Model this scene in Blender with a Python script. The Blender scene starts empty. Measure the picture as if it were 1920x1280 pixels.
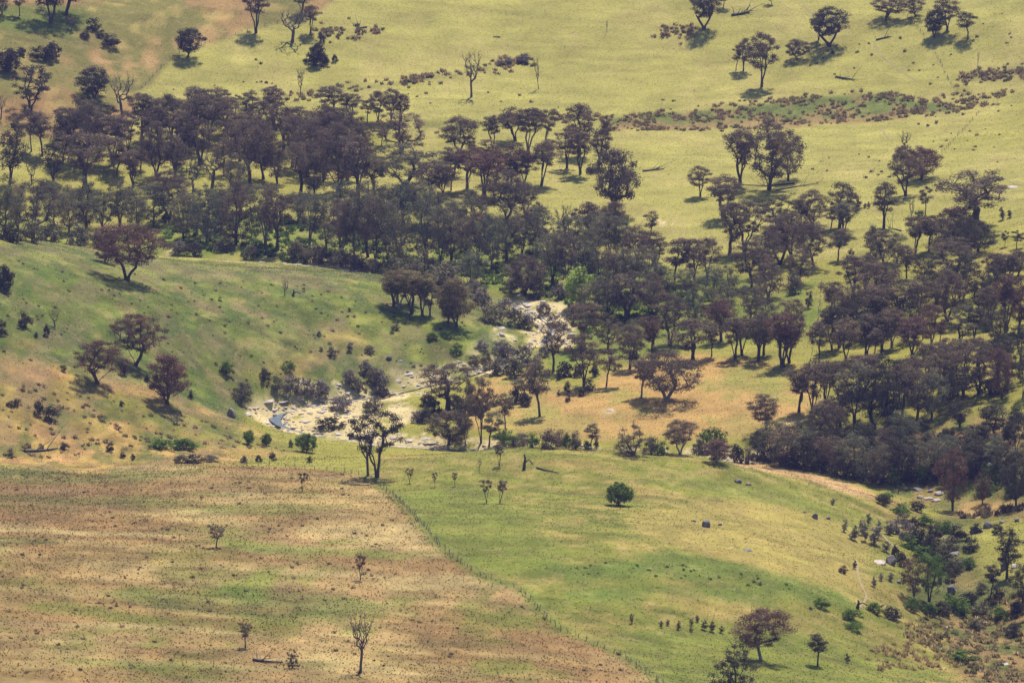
import bpy, math, random
import numpy as np

# ------------------------------------------------------------------ camera, sky, sun, exposure
scene = bpy.context.scene
R = math.radians
CAM_Z, PITCH, FPX = 340.0, 13.0, 9750.0           # metres, degrees below the horizon, focal length in photo pixels
cam_d = bpy.data.cameras.new('camera'); cam = bpy.data.objects.new('camera', cam_d)
scene.collection.objects.link(cam); scene.camera = cam
cam.location = (0, 0, CAM_Z); cam.rotation_euler = (R(90 - PITCH), 0, 0)
cam_d.sensor_width = 36.0; cam_d.lens = 36.0 * FPX / 1920.0
cam_d.clip_start = 1.0; cam_d.clip_end = 30000.0

SUN_EL, SUN_AZ = 60.0, 18.0                        # azimuth: degrees right of straight ahead (+Y)
world = bpy.data.worlds.new('World'); scene.world = world; world.use_nodes = True
wn = world.node_tree.nodes; wl = world.node_tree.links
bg = wn['Background']; bg.inputs[1].default_value = 0.105
sky = wn.new('ShaderNodeTexSky'); sky.sky_type = 'NISHITA'; sky.sun_disc = False
sky.sun_elevation = R(SUN_EL); sky.sun_rotation = R(SUN_AZ); sky.altitude = 800
wl.new(sky.outputs[0], bg.inputs[0])
sun_d = bpy.data.lights.new('sun', 'SUN'); sun = bpy.data.objects.new('sun', sun_d)
scene.collection.objects.link(sun)
sun_d.energy = 5.0; sun_d.angle = R(0.53); sun_d.color = (1.0, 0.95, 0.86)
sun.rotation_euler = (R(SUN_EL - 90), 0, R(-SUN_AZ)); sun.location = (0, 1500, 900)
scene.view_settings.view_transform = 'Standard'; scene.view_settings.look = 'None'
scene.view_settings.gamma = 1.0; scene.view_settings.use_curve_mapping = False
scene.view_settings.exposure = 0.50
scene.cycles.use_denoising = True; scene.cycles.denoiser = 'OPENIMAGEDENOISE'; scene.cycles.denoising_prefilter = 'ACCURATE'
scene.cycles.max_bounces = 8; scene.cycles.diffuse_bounces = 6; scene.cycles.transmission_bounces = 6; scene.cycles.transparent_max_bounces = 4
scene.cycles.volume_bounces = 0

rng = np.random.default_rng(7); random.seed(7)
COL = scene.collection

# ------------------------------------------------------------------ helpers: noise, projection
def _hash(ix, iy, seed):
    h = (ix.astype(np.int64) * 374761393 + iy.astype(np.int64) * 668265263 + seed * 1442695041) & 0xFFFFFFFF
    h = ((h ^ (h >> 13)) * 1274126177) & 0xFFFFFFFF
    return ((h ^ (h >> 16)) & 0xFFFFFF) / float(0xFFFFFF)
def vnoise(x, y, seed):
    ix, iy = np.floor(x), np.floor(y); fx, fy = x - ix, y - iy
    fx, fy = fx * fx * (3 - 2 * fx), fy * fy * (3 - 2 * fy)
    a, b = _hash(ix, iy, seed), _hash(ix + 1, iy, seed); c, d = _hash(ix, iy + 1, seed), _hash(ix + 1, iy + 1, seed)
    return (a * (1 - fx) + b * fx) * (1 - fy) + (c * (1 - fx) + d * fx) * fy
def fbm(x, y, size, octv=4, seed=1, sy=1.0):
    t, amp, s = 0, 0.5, 1.0 / size; tot = 0
    for k in range(octv):
        t = t + amp * vnoise(x * s + 17.3 * k, y * s / sy + 9.1 * k, seed + k * 13); tot += amp; amp *= 0.5; s *= 2.03
    return t / tot
def sstep(a, b, t):
    k = np.clip((t - a) / (b - a), 0, 1); return k * k * (3 - 2 * k)

CP, SP = math.cos(R(PITCH)), math.sin(R(PITCH))
def ray(u, v):
    """direction with unit y component, for photo pixel (u, v) of the 1920x1280 frame"""
    a = (np.asarray(u, float) - 960) / FPX; b = -(np.asarray(v, float) - 640) / FPX
    dy = CP + b * SP; dz = -SP + b * CP
    return a / dy, dz / dy
def at_z(u, v, z):
    dx, dz = ray(u, v); y = (z - CAM_Z) / dz
    return dx * y, y

# ------------------------------------------------------------------ terrain: survey points -> smooth surface
VIS = [ # photo pixel and height above the creek, metres
 (0,0,44),(300,0,40),(640,0,38),(960,0,36),(1400,0,36),(1920,0,40),(-250,0,48),(2200,0,44),
 (0,150,28),(300,120,26),(640,120,24),(960,120,22),(1400,120,22),(1920,120,26),(-250,200,24),(2150,150,26),
 (0,260,15),(300,260,13),(640,240,14),(1130,220,14),(1600,210,15),(1920,200,18),
 (0,350,7),(400,350,7),(760,350,8),(1130,350,9),(1500,340,11),(1920,330,17),(2150,330,22),
 (300,472,1.5),(500,480,1),(700,500,.5),(950,555,0),(1030,600,-.5),(900,690,-1),(750,725,-1.5),(500,775,-2),(640,815,-2.5),(820,828,-3),
 (1650,890,-2),(1760,935,-4),(1900,930,0),(2050,930,6),
 (1300,450,5),(1300,600,2),(1300,750,1.5),(1100,700,.5),(1000,800,-1),(1500,560,6),(1500,700,4),(1500,800,2),
 (1700,500,9),(1700,650,7),(1900,500,15),(1900,650,12),(1900,780,9),(1700,800,3),(1900,860,5),(2100,650,20),(2100,850,12),(1000,450,3),(1100,560,1.5),
 (0,1280,50),(500,1280,46),(960,1280,40),(1300,1280,34),(1600,1280,24),(1800,1280,14),(1920,1280,13),(-200,1280,53),(2120,1280,22),
 (0,1080,40),(400,1080,37),(800,1080,33),(1200,1080,30),(1500,1080,24),(1700,1080,13),(1800,1100,4),(1900,1050,9),(2050,1050,18),
 (1850,1170,5),(1900,1230,7),
 (0,900,20),(300,900,19),(690,900,17),(1000,900,17.5),(1300,920,16.5),(1500,960,14),(1650,1000,8),(1770,1000,0),(1900,980,6),
 (400,874,16),(600,872,14.5),(750,853,12.5),(1000,846,12),(1280,853,11.5),(1450,880,9.5),(1600,917,5.5),(1700,947,1),
 (0,860,14),(0,780,18),(0,650,26),(0,550,32),(0,457,36),(-250,457,46),(-250,780,30),
 (300,855,9),(300,750,12),(300,600,20),(300,530,22),(300,487,21),(560,848,0),(420,842,4),
 (600,700,3),(600,600,9),(600,530,11),(700,515,5.5),(850,620,4),(900,560,2),(800,560,6),(480,700,6)]
HID = [ # hidden ground, world metres: behind the near crest and behind the spur
 (0,1318,2),(0,1340,-3),(40,1322,2),(40,1345,-3),(75,1335,-2),(-35,1322,3),(-35,1345,-2.5),(5,1300,7),(42,1304,6),
 (-145,1490,28),(-145,1540,14),(-155,1600,3),(-100,1535,10),(-100,1565,3),(-60,1550,4),(-165,1660,3),(-120,1640,2.5),(-60,1620,2),(20,1600,2),
 (-60,1690,5),(230,1500,24),(230,1700,26),(-230,2250,70),(0,2250,62),(230,2250,66),(-230,1900,34),(230,1950,32),(-230,1000,60),(-230,1250,34),(-230,1450,50),(-230,1600,30)]
vis = np.array(VIS, float); vx, vy = at_z(vis[:, 0], vis[:, 1], vis[:, 2])
pts = np.concatenate([np.stack([vx, vy, vis[:, 2]], 1), np.array(HID, float)])
def tps_fit(p, lam=0.02):
    s = 1000.0; q = p[:, :2] / s; n = len(q)
    d2 = ((q[:, None] - q[None]) ** 2).sum(-1); K = 0.5 * d2 * np.log(d2 + 1e-12); K[np.arange(n), np.arange(n)] = lam * 1e-3
    P = np.concatenate([np.ones((n, 1)), q], 1)
    A = np.zeros((n + 3, n + 3)); A[:n, :n] = K; A[:n, n:] = P; A[n:, :n] = P.T
    w = np.linalg.solve(A, np.concatenate([p[:, 2], np.zeros(3)])); return q, w
TQ, TW = tps_fit(pts)
def tps(x, y):
    qx, qy = x / 1000.0, y / 1000.0; out = TW[-3] + TW[-2] * qx + TW[-1] * qy
    for (a, b), w in zip(TQ, TW[:-3]):
        d2 = (qx - a) ** 2 + (qy - b) ** 2; out = out + w * 0.5 * d2 * np.log(d2 + 1e-12)
    return out
GX = np.arange(-230, 230.01, 1.0); GY = np.arange(900, 2250.01, 2.5)
MX, MY = np.meshgrid(GX, GY)                       # [iy, ix]
HG = tps(MX, MY)
HG += (fbm(MX, MY, 60, 3, 5) - .5) * 1.6 + (fbm(MX, MY, 9, 3, 9) - .5) * 0.55
def hgt(x, y):
    fx = np.clip((np.asarray(x, float) - GX[0]) / 1.0, 0, len(GX) - 1.001); fy = np.clip((np.asarray(y, float) - GY[0]) / 2.5, 0, len(GY) - 1.001)
    ix, iy = fx.astype(int), fy.astype(int); tx, ty = fx - ix, fy - iy
    return (HG[iy, ix] * (1 - tx) + HG[iy, ix + 1] * tx) * (1 - ty) + (HG[iy + 1, ix] * (1 - tx) + HG[iy + 1, ix + 1] * tx) * ty
def ground(u, v):
    """where the sight line through photo pixel (u, v) meets the ground"""
    u = np.atleast_1d(np.asarray(u, float)); v = np.atleast_1d(np.asarray(v, float))
    dx, dz = ray(u, v); lo = np.full(u.shape, 905.0); hit = np.zeros(u.shape, bool); hi = np.full(u.shape, 2248.0)
    for y in np.arange(905, 2249, 2.0):
        below = (CAM_Z + dz * y) < hgt(dx * y, np.full(u.shape, y)); new = below & ~hit
        hi[new] = y; lo[new] = y - 2; hit |= below
    lo = np.where(hit, lo, 2240.0)
    for _ in range(14):
        m = (lo + hi) / 2; below = (CAM_Z + dz * m) < hgt(dx * m, m); hi = np.where(below, m, hi); lo = np.where(below, lo, m)
    return np.stack([dx * hi, hi, hgt(dx * hi, hi)], 1)
YS = np.arange(905, 2249, 2.0)
def g1(u, v):
    dx, dz = ray(u, v); b = np.nonzero((CAM_Z + dz * YS) < hgt(dx * YS, YS))[0]
    hi = YS[b[0]] if len(b) else 2246.0; lo = hi - 2
    for _ in range(12):
        m = (lo + hi) / 2
        if CAM_Z + dz * m < hgt(dx * m, m): hi = m
        else: lo = m
    return np.array((float(dx * hi), hi, float(hgt(dx * hi, hi))))

def dens(path, step):
    p = np.asarray(path, float); out = [p[0]]
    for a, b in zip(p[:-1], p[1:]):
        n = max(1, int(np.linalg.norm(b[:2] - a[:2]) / step)); out += [a + (b - a) * k / n for k in range(1, n + 1)]
    return np.array(out)
def smooth(p, it=3):
    p = np.array(p, float)
    for _ in range(it):
        q = p.copy(); q[1:-1] = (p[:-2] + 2 * p[1:-1] + p[2:]) / 4; p = q
    return p
def dist_path(x, y, path):
    d = np.full(x.shape, 1e9)
    for (ax, ay), (bx, by) in zip(path[:-1, :2], path[1:, :2]):
        t = np.clip(((x - ax) * (bx - ax) + (y - ay) * (by - ay)) / ((bx - ax) ** 2 + (by - ay) ** 2 + 1e-9), 0, 1)
        d = np.minimum(d, (x - ax - t * (bx - ax)) ** 2 + (y - ay - t * (by - ay)) ** 2)
    return np.sqrt(d)
# creek line: from the upper left belt, round the spur, behind the near hill, out to the right gully
ck = [g1(*p) for p in [(330,474),(480,482),(620,492),(720,512),(850,535),(940,556),(1010,580),(1050,605),(1010,640),(965,668),(890,690),(800,712),(740,730),(620,742),(500,752),(488,768),(515,790),(600,812),(700,822),(820,829)]]
ck = [np.array([-170, 1606, 2.0]), np.array([-140, 1600, 2.0])] + ck + [np.array([10, 1352, -3.2]), np.array([45, 1350, -3.3]), np.array([75, 1345, -3.4])]
creek = smooth(dens(ck, 6.0), 4)
dcr = dist_path(MX, MY, creek)
HG -= 1.5 * np.exp(-(dcr / 3.6) ** 2) + 0.5 * np.exp(-(dcr / 9) ** 2)

# ------------------------------------------------------------------ ground colour map (real soil and grass colours)
def inpoly(x, y, poly):
    c = np.zeros(x.shape, bool); n = len(poly)
    for i in range(n):
        (xi, yi), (xj, yj) = poly[i], poly[i - 1]
        if yi == yj: continue
        c ^= ((yi > y) != (yj > y)) & (x < (xj - xi) * (y - yi) / (yj - yi) + xi)
    return c
WX = MX + (fbm(MX, MY, 14, 3, 31) - .5) * 5; WY = MY + (fbm(MX, MY, 18, 3, 32) - .5) * 14
def pmask(px, warp=True, soft=0):
    P = ground([p[0] for p in px], [p[1] for p in px])[:, :2]
    m = inpoly(WX if warp else MX, WY if warp else MY, P).astype(float)
    for _ in range(soft):
        q = m.copy(); q[1:-1, 1:-1] = (m[1:-1, 1:-1] * 2 + m[:-2, 1:-1] + m[2:, 1:-1] + m[1:-1, :-2] + m[1:-1, 2:]) / 6; m = q
    return m
GREEN = np.array((.125, .150, .032)); DKGREEN = np.array((.060, .090, .022)); LUSH = np.array((.120, .165, .026))
PADDOCK = np.array((.262, .245, .085)); STRAW = np.array((.37, .28, .125)); TAN = np.array((.35, .235, .105)); BROWN = np.array((.190, .120, .058))
PINK = np.array((.33, .19, .115)); SAND = np.array((.56, .46, .34)); GREY = np.array((.20, .165, .12)); YGREEN = np.array((.235, .225, .058))
C = np.zeros(MX.shape + (3,)); C[:] = YGREEN
def paint(mask, col, k=1.0):
    global C
    m = np.clip(mask * k, 0, 1)[..., None]; C = C * (1 - m) + col * m
n1 = fbm(MX, MY, 45, 4, 41, 1.6); n2 = fbm(MX, MY, 16, 4, 42, 1.8); n3 = fbm(MX, MY, 6, 3, 43, 1.5); n4 = fbm(MX, MY, 90, 3, 44, 1.3)
far = sstep(-8, 8, MY - 1560 + (n2 - .5) * 20)
# everything beyond the creek: pale paddock
paint(far, PADDOCK); paint(far * sstep(.52, .7, n2), np.array((.32, .275, .125)), .5); paint(far * sstep(.55, .75, n1), np.array((.225, .218, .050)), .6)
paint(far * sstep(1900, 2000, MY), np.array((.275, .255, .085)), .5)
# upper left slope
m = pmask([(-300,-60),(640,-30),(600,20),(447,64),(335,98),(266,166),(235,230),(120,262),(-300,262)], soft=1)
paint(m, np.array((.150, .138, .050))); paint(m * sstep(.44, .56, n2 * .6 + n1 * .4), np.array((.27, .165, .095)), .85); paint(m * sstep(.56, .68, n3), STRAW, .4)
paint(pmask([(170,95),(330,55),(430,45),(420,70),(330,95),(300,125),(160,140),(90,110)], soft=4) * sstep(.35, .6, n3), np.array((.34, .21, .125)), .7)
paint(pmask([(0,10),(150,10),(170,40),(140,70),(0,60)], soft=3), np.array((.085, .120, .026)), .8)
# creek side of the far flats, under the trees
m = pmask([(-200,330),(300,395),(620,415),(800,400),(930,430),(1100,480),(1380,520),(1560,520),(1540,640),(1330,650),(1130,670),(1040,700),(990,600),(930,560),(700,505),(300,475),(-200,460)], soft=4)
paint(m, np.array((.150, .170, .040)), .85); paint(m * sstep(.5, .62, n3), LUSH, .8); paint(m * sstep(.55, .7, n2), STRAW, .4)
# left spur
m = pmask([(-250,450),(0,455),(300,484),(700,512),(900,545),(985,640),(900,690),(740,720),(620,735),(470,745),(440,800),(560,845),(420,868),(-250,868)], soft=2)
paint(m, np.array((.118, .138, .036))); paint(m * sstep(.50, .64, n2), np.array((.20, .17, .085)), .6); paint(m * sstep(.56, .66, n3), np.array((.27, .20, .12)), .6)
paint(m * sstep(.5, .62, n1) * sstep(.45, .55, n3), np.array((.090, .120, .028)), .7)
paint(pmask([(-250,455),(0,455),(300,484),(560,500),(560,530),(300,535),(120,510),(-250,500)], soft=4), np.array((.21, .185, .085)), .5)
paint(pmask([(560,570),(700,520),(860,600),(960,640),(900,680),(760,690),(640,620)], soft=5), np.array((.165, .178, .040)), .7)
m = pmask([(-250,660),(60,680),(200,720),(330,740),(470,800),(560,846),(420,868),(-250,868)], soft=4)
paint(m, np.array((.31, .22, .095)), .8); paint(m * sstep(.50, .62, n2), np.array((.19, .165, .055)), .7); paint(m * sstep(.56, .68, n3), np.array((.33, .20, .12)), .6)
paint(pmask([(190,740),(300,760),(440,800),(560,835),(540,848),(300,800),(180,760)], soft=3), np.array((.115, .150, .032)), .7)
paint(pmask([(250,808),(330,812),(410,835),(350,845),(270,830)], soft=2), np.array((.085, .135, .028)), .8)
for e in ([(380,660),(470,680),(560,690),(480,700),(400,680)], [(590,610),(660,620),(700,650),(640,680),(560,700),(500,690),(620,640)], [(20,630),(90,640),(90,660),(30,655)]):
    paint(pmask(e, soft=4), np.array((.34, .235, .115)), .7)
# sandy flat right of the creek
m = pmask([(905,712),(990,706),(1080,730),(1150,700),(1210,670),(1330,665),(1520,690),(1540,735),(1500,800),(1300,830),(1100,822),(960,815),(880,800),(860,760)], soft=3)
paint(m, np.array((.40, .255, .120)), .95); paint(m * sstep(.5, .62, n2), np.array((.26, .22, .082)), .7); paint(m * sstep(.57, .68, n3), np.array((.20, .205, .06)), .6)
paint(pmask([(1380,680),(1510,690),(1520,730),(1440,740),(1340,720)], soft=4), np.array((.20, .205, .058)), .7)
# open ground in the right wood
m = pmask([(1530,520),(1920,440),(2200,440),(2200,830),(1700,800),(1560,720)], soft=4)
paint(m, np.array((.225, .215, .048)), .8); paint(m * sstep(.55, .7, n2), STRAW, .35)
m = pmask([(1500,800),(1700,790),(1900,780),(2200,790),(2200,930),(1640,905),(1420,862)], soft=3)
paint(m, np.array((.22, .165, .075)), .9); paint(m * sstep(.5, .6, n3), np.array((.10, .135, .030)), .8)
# near hill, right of the fence
m = pmask([(690,893),(740,846),(1000,840),(1290,850),(1450,876),(1600,912),(1760,980),(1800,1100),(2100,1250),(2100,1380),(1300,1380),(1245,1280),(1160,1225),(1045,1178),(980,1105),(900,1080),(820,1020),(775,965),(735,925)], warp=False)
near_green = m
st = fbm(MX, (MY + .45 * MX) * 1.0, 22, 5, 71, .55); st2 = fbm(MX * .6, (MY + .45 * MX), 9, 4, 72, .6); st3 = fbm(MX, MY + .45 * MX, 55, 3, 73, .8)
paint(m, np.array((.168, .172, .034)))
paint(m * sstep(.42, .60, st * .5 + st3 * .5), np.array((.285, .210, .076)), .85)
paint(m * sstep(.50, .66, st2), np.array((.105, .122, .022)), .65)
paint(m * sstep(.56, .70, fbm(MX, MY + .45 * MX, 5, 3, 74, .7)), np.array((.33, .245, .105)), .55)
paint(pmask([(740,930),(900,900),(960,960),(1080,1060),(1000,1090),(880,1060),(800,1000)], soft=5) * m, np.array((.135, .160, .027)), .75)
paint(pmask([(1000,1060),(1250,1040),(1500,1090),(1500,1110),(1250,1075),(1050,1085)], soft=3) * m, np.array((.095, .140, .026)), .8)
paint(pmask([(1050,1100),(1300,1095),(1600,1120),(1600,1150),(1300,1125),(1060,1125)], soft=3) * m, np.array((.100, .145, .026)), .75)
paint(pmask([(1080,1190),(1300,1160),(1600,1190),(1800,1260),(1500,1330),(1250,1330),(1160,1220)], soft=4) * m, np.array((.125, .148, .026)), .7)
paint(pmask([(1180,960),(1400,930),(1640,1010),(1640,1100),(1450,1080),(1200,1010)], soft=6) * m, np.array((.300, .235, .082)), .7)
paint(pmask([(1260,885),(1330,895),(1480,930),(1560,960),(1450,945),(1320,915)], soft=3) * m, np.array((.16, .18, .042)), .6)
paint(pmask([(1360,862),(1450,872),(1600,908),(1640,925),(1700,942),(1690,950),(1590,925),(1480,890),(1380,872)], warp=False, soft=1), np.array((.40, .255, .155)), .9)
# lower right gully
m = pmask([(1630,930),(1780,950),(1760,985),(1700,1010),(1740,1060),(1700,1100),(1760,1170),(1830,1280),(2100,1380),(2100,1180),(1920,1120),(1920,1090),(1840,1060),(1820,990),(1920,955),(1920,930),(1780,935)], soft=3)
paint(m, np.array((.085, .100, .028)), .9); paint(m * sstep(.54, .66, n3), np.array((.19, .145, .07)), .65)
paint(pmask([(1800,940),(1920,945),(1920,955),(1850,975),(1790,970)], soft=2), np.array((.38, .25, .13)), .8)
paint(pmask([(1760,1150),(1920,1110),(2000,1110),(2000,1300),(1880,1300),(1780,1240)], soft=4) * sstep(.4, .55, n3), np.array((.27, .17, .085)), .8)
# brown field left of the fence
brown_px = [(-300,866),(0,868),(300,872),(560,876),(690,893),(735,925),(775,965),(820,1020),(900,1080),(980,1105),(1045,1178),(1160,1225),(1245,1280),(1300,1380),(-300,1380)]
m = pmask(brown_px, warp=False); brown = m
b1 = fbm(MX, MY, 30, 4, 51, 1.4); b2 = fbm(MX, MY, 8, 4, 52, 1.6); b3 = fbm(MX, MY, 2.6, 2, 53, 1.6)
paint(m, np.array((.300, .190, .092)))
paint(m * sstep(.42, .66, b1), np.array((.385, .270, .130)), .7)
paint(m * sstep(.50, .68, 1 - b1) * sstep(.3, .7, b2), np.array((.300, .175, .092)), .7)
paint(m * sstep(.48, .64, b2), np.array((.190, .140, .060)), .6)
paint(m * sstep(.50, .66, fbm(MX, MY, 24, 4, 54, 1.2)) * sstep(.35, .6, b2), np.array((.195, .180, .048)), .75)
paint(m * sstep(.52, .68, fbm(MX * .35, MY, 5, 4, 55)), np.array((.185, .125, .058)), .6)
paint(m * sstep(.54, .68, fbm(MX * .3, MY, 9, 4, 56)), np.array((.40, .305, .155)), .6)
paint(pmask([(-100,868),(200,872),(240,900),(260,960),(-100,985)], soft=6) * m, np.array((.215, .125, .072)), .55)
paint(pmask([(640,900),(700,905),(800,1010),(830,1030),(690,1020),(560,1000)], soft=5) * m, np.array((.44, .325, .165)), .6)
for e in ([(40,1130),(120,1135),(320,1155),(560,1165),(560,1174),(260,1165),(60,1148)], [(400,1010),(560,1020),(640,1025),(820,1035),(760,1048),(600,1035),(420,1030)], [(560,1060),(420,1090),(380,1110),(520,1130),(480,1110)], [(880,1240),(1000,1240),(1020,1255),(900,1262)], [(860,1140),(1000,1150),(1010,1175),(850,1165)]):
    paint(pmask(e, soft=2) * m, np.array((.165, .185, .036)), .75)
paint(pmask([(310,955),(420,960),(470,985),(380,985),(320,975)], soft=3) * m, np.array((.46, .36, .19)), .7)
# fence line strip greener, swamp, creek sand
paint(dist_path(MX, MY, ground([690,735,775,820,900,980,1045,1160,1245], [893,925,965,1020,1080,1105,1178,1225,1280])) < 2.2, np.array((.14, .165, .035)), .6)
swamp_px = [(1145,222),(1300,206),(1480,186),(1600,178),(1730,186),(1800,195),(1790,206),(1640,222),(1480,232),(1300,240),(1150,240)]
m = pmask(swamp_px, soft=1); paint(m, np.array((.085, .115, .030)), .9); paint(m * sstep(.5, .6, n3), np.array((.19, .14, .07)), .8)
paint(pmask([(1140,232),(1480,226),(1700,214),(1700,222),(1480,238),(1140,244)], soft=1), np.array((.24, .16, .09)), .7)
for e in ([(1120,220),(900,236),(760,232),(760,228),(900,230),(1120,213)], [(640,165),(900,128),(1000,112),(1000,116),(900,133),(640,169)], [(1800,150),(1920,128),(1920,140),(1820,158)]):
    paint(pmask(e, soft=1), np.array((.12, .13, .04)), .7)
sandn = fbm(MX, MY, 7, 3, 61, 1.4)
for e, k in (([(455,768),(480,738),(600,742),(680,748),(760,760),(790,780),(760,800),(700,815),(560,800),(480,790)], .40), ([(640,808),(760,812),(830,806),(845,830),(760,835),(650,826)], .30),
          ([(735,700),(760,688),(790,695),(800,720),(770,730),(740,722)], .25), ([(885,690),(900,682),(945,682),(940,700),(890,703)], .15), ([(940,560),(1010,562),(1060,580),(1080,640),(1070,655),(1035,650),(1030,610),(960,595)], .42),
          ([(930,612),(950,612),(960,640),(935,645),(880,690),(850,690),(880,660)], .45), ([(300,470),(320,470),(320,474),(300,474)], 0), ([(545,486),(610,491),(610,496),(550,491)], 0), ([(1130,765),(1160,765),(1155,773),(1132,773)], 0),
          ([(1230,412),(1285,413),(1285,424),(1240,425)], .5), ([(1470,795),(1500,793),(1500,800),(1472,801)], .2), ([(1640,890),(1700,900),(1700,915),(1640,905)], .45)):
    paint(pmask(e, soft=1) * sstep(k - .03, k + .05, sandn * .6 + .4 * fbm(MX, MY, 3, 3, 65)), SAND, .9)
paint(sstep(6.4, 4.8, dcr + (fbm(MX, MY, 4, 3, 64) - .5) * 11) * sstep(.34, .42, fbm(MX, MY, 12, 3, 63)) * (MY < 1580), SAND, .85)
fine = fbm(MX * .30, MY, 3.2, 3, 81); fine2 = fbm(MX * .5 + .2 * MY, MY, 8, 3, 82)
C *= ((0.88 + 0.24 * n3) * (0.74 + 0.52 * fine) * (.85 + .30 * fine2))[..., None] * np.array((.93, .885, .60))
C *= (1 - .24 * brown)[..., None] * np.array((1, 1, 1)); C = C * (1 + brown[..., None] * np.array((-.04, -.05, .0)))
C = C * (1 + near_green[..., None] * np.array((-.04, -.01, .08))); spur_m = pmask([(-250,450),(0,455),(300,484),(700,512),(900,545),(985,640),(900,690),(740,720),(470,745),(420,868),(-250,868)], soft=3); mo = fbm(MX, MY, 4.5, 4, 95, 1.3)
C = C * (1 + (spur_m * .9 * (mo - .5) * 1.5)[..., None]); paint(spur_m * sstep(.53, .62, fbm(MX, MY, 7, 4, 96, 1.4)), np.array((.150, .110, .058)), .5); paint(spur_m * sstep(.56, .64, fbm(MX, MY, 5, 4, 97, 1.4)), np.array((.060, .088, .018)), .6); C *= (1 - .10 * spur_m)[..., None]
C = C * (1 + ((brown + near_green) * (mo - .5) * .7)[..., None]); C = C * (1 + (far * .10)[..., None])
low = pmask([(-250,650),(60,680),(200,715),(330,735),(470,800),(560,846),(420,868),(-250,868)], soft=6); C = C * (1 + low[..., None] * np.array((.26, .16, .14))); C = C * (1 + (spur_m * (1 - low))[..., None] * np.array((.0, .07, -.05)))
bs = sstep(.50, .62, fbm(MX * .6, MY, 26, 4, 98)); C = C * (1 + (brown * bs)[..., None] * np.array((.22, .30, .42))); bg_ = sstep(.55, .66, fbm(MX * .6, MY, 34, 4, 99)); C = C * (1 + (brown * bg_)[..., None] * np.array((-.34, -.14, -.36)))

def make_mesh(name, V, F, mat=None, cols=None, smooth_=False, attr='Col'):
    """V (n,3), F (m,k) arrays with constant k"""
    me = bpy.data.meshes.new(name); V = np.asarray(V, np.float32); F = np.asarray(F, np.int32); k = F.shape[1]
    me.vertices.add(len(V)); me.vertices.foreach_set('co', V.ravel())
    me.loops.add(F.size); me.loops.foreach_set('vertex_index', F.ravel())
    me.polygons.add(len(F)); me.polygons.foreach_set('loop_start', np.arange(0, F.size, k, dtype=np.int32))
    if smooth_: me.polygons.foreach_set('use_smooth', np.ones(len(F), bool))
    if cols is not None:
        a = me.color_attributes.new(attr, 'FLOAT_COLOR', 'POINT')
        a.data.foreach_set('color', np.concatenate([cols, np.ones((len(V), 1))], 1).astype(np.float32).ravel())
    if mat: me.materials.append(mat)
    me.update(); me.validate(); return me
def add(name, me, parent=None, loc=None, **props):
    o = bpy.data.objects.new(name, me); COL.objects.link(o)
    if parent: o.parent = parent
    if loc is not None: o.location = loc
    for k, v in props.items(): o[k] = v
    return o

# ------------------------------------------------------------------ materials
def new_mat(name):
    m = bpy.data.materials.new(name); m.use_nodes = True; nt = m.node_tree
    for n in list(nt.nodes): nt.nodes.remove(n)
    return m, nt, nt.nodes, nt.links
def mixrgb(N, L, a, b, fac, mode='MIX'):
    n = N.new('ShaderNodeMix'); n.data_type = 'RGBA'; n.blend_type = mode
    for s, v in ((n.inputs[0], fac), (n.inputs[6], a), (n.inputs[7], b)):
        if isinstance(v, bpy.types.NodeSocket): L.new(v, s)
        else: s.default_value = v if not isinstance(v, tuple) else v + (1,)
    return n.outputs[2]
def ramp(N, L, src, a, b, lo=0.0, hi=1.0):
    n = N.new('ShaderNodeMapRange'); L.new(src, n.inputs[0]); n.inputs[1].default_value = a; n.inputs[2].default_value = b; n.inputs[3].default_value = lo; n.inputs[4].default_value = hi
    return n.outputs[0]
def noise(N, L, scale, detail=3, vec=None, rough=.6):
    n = N.new('ShaderNodeTexNoise'); n.inputs['Scale'].default_value = scale; n.inputs['Detail'].default_value = detail; n.inputs['Roughness'].default_value = rough
    if vec: L.new(vec, n.inputs['Vector'])
    return n.outputs[0]
def ground_material():
    m, nt, N, L = new_mat('grassy_ground')
    out = N.new('ShaderNodeOutputMaterial'); b = N.new('ShaderNodeBsdfPrincipled'); L.new(b.outputs[0], out.inputs[0])
    geo = N.new('ShaderNodeNewGeometry'); P = geo.outputs['Position']
    at = N.new('ShaderNodeVertexColor'); at.layer_name = 'Col'
    a = ramp(N, L, noise(N, L, .9, 4, P, .7), .3, .7, .80, 1.20)
    c = mixrgb(N, L, at.outputs[0], a, 1.0, 'MULTIPLY')
    k = ramp(N, L, noise(N, L, .33, 4, P, .65), .54, .68, 0, .25)
    c = mixrgb(N, L, c, (.36, .27, .13), k)
    k2 = ramp(N, L, noise(N, L, 2.2, 2, P), .58, .74, 0, .22)
    c = mixrgb(N, L, c, (.055, .060, .022), k2)
    L.new(c, b.inputs['Base Color']); b.inputs['Roughness'].default_value = .95; b.inputs['Specular IOR Level'].default_value = .1
    bp = N.new('ShaderNodeBump'); bp.inputs['Strength'].default_value = .35; bp.inputs['Distance'].default_value = .25
    L.new(noise(N, L, 1.3, 4, P, .7), bp.inputs['Height']); L.new(bp.outputs[0], b.inputs['Normal'])
    return m
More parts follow.
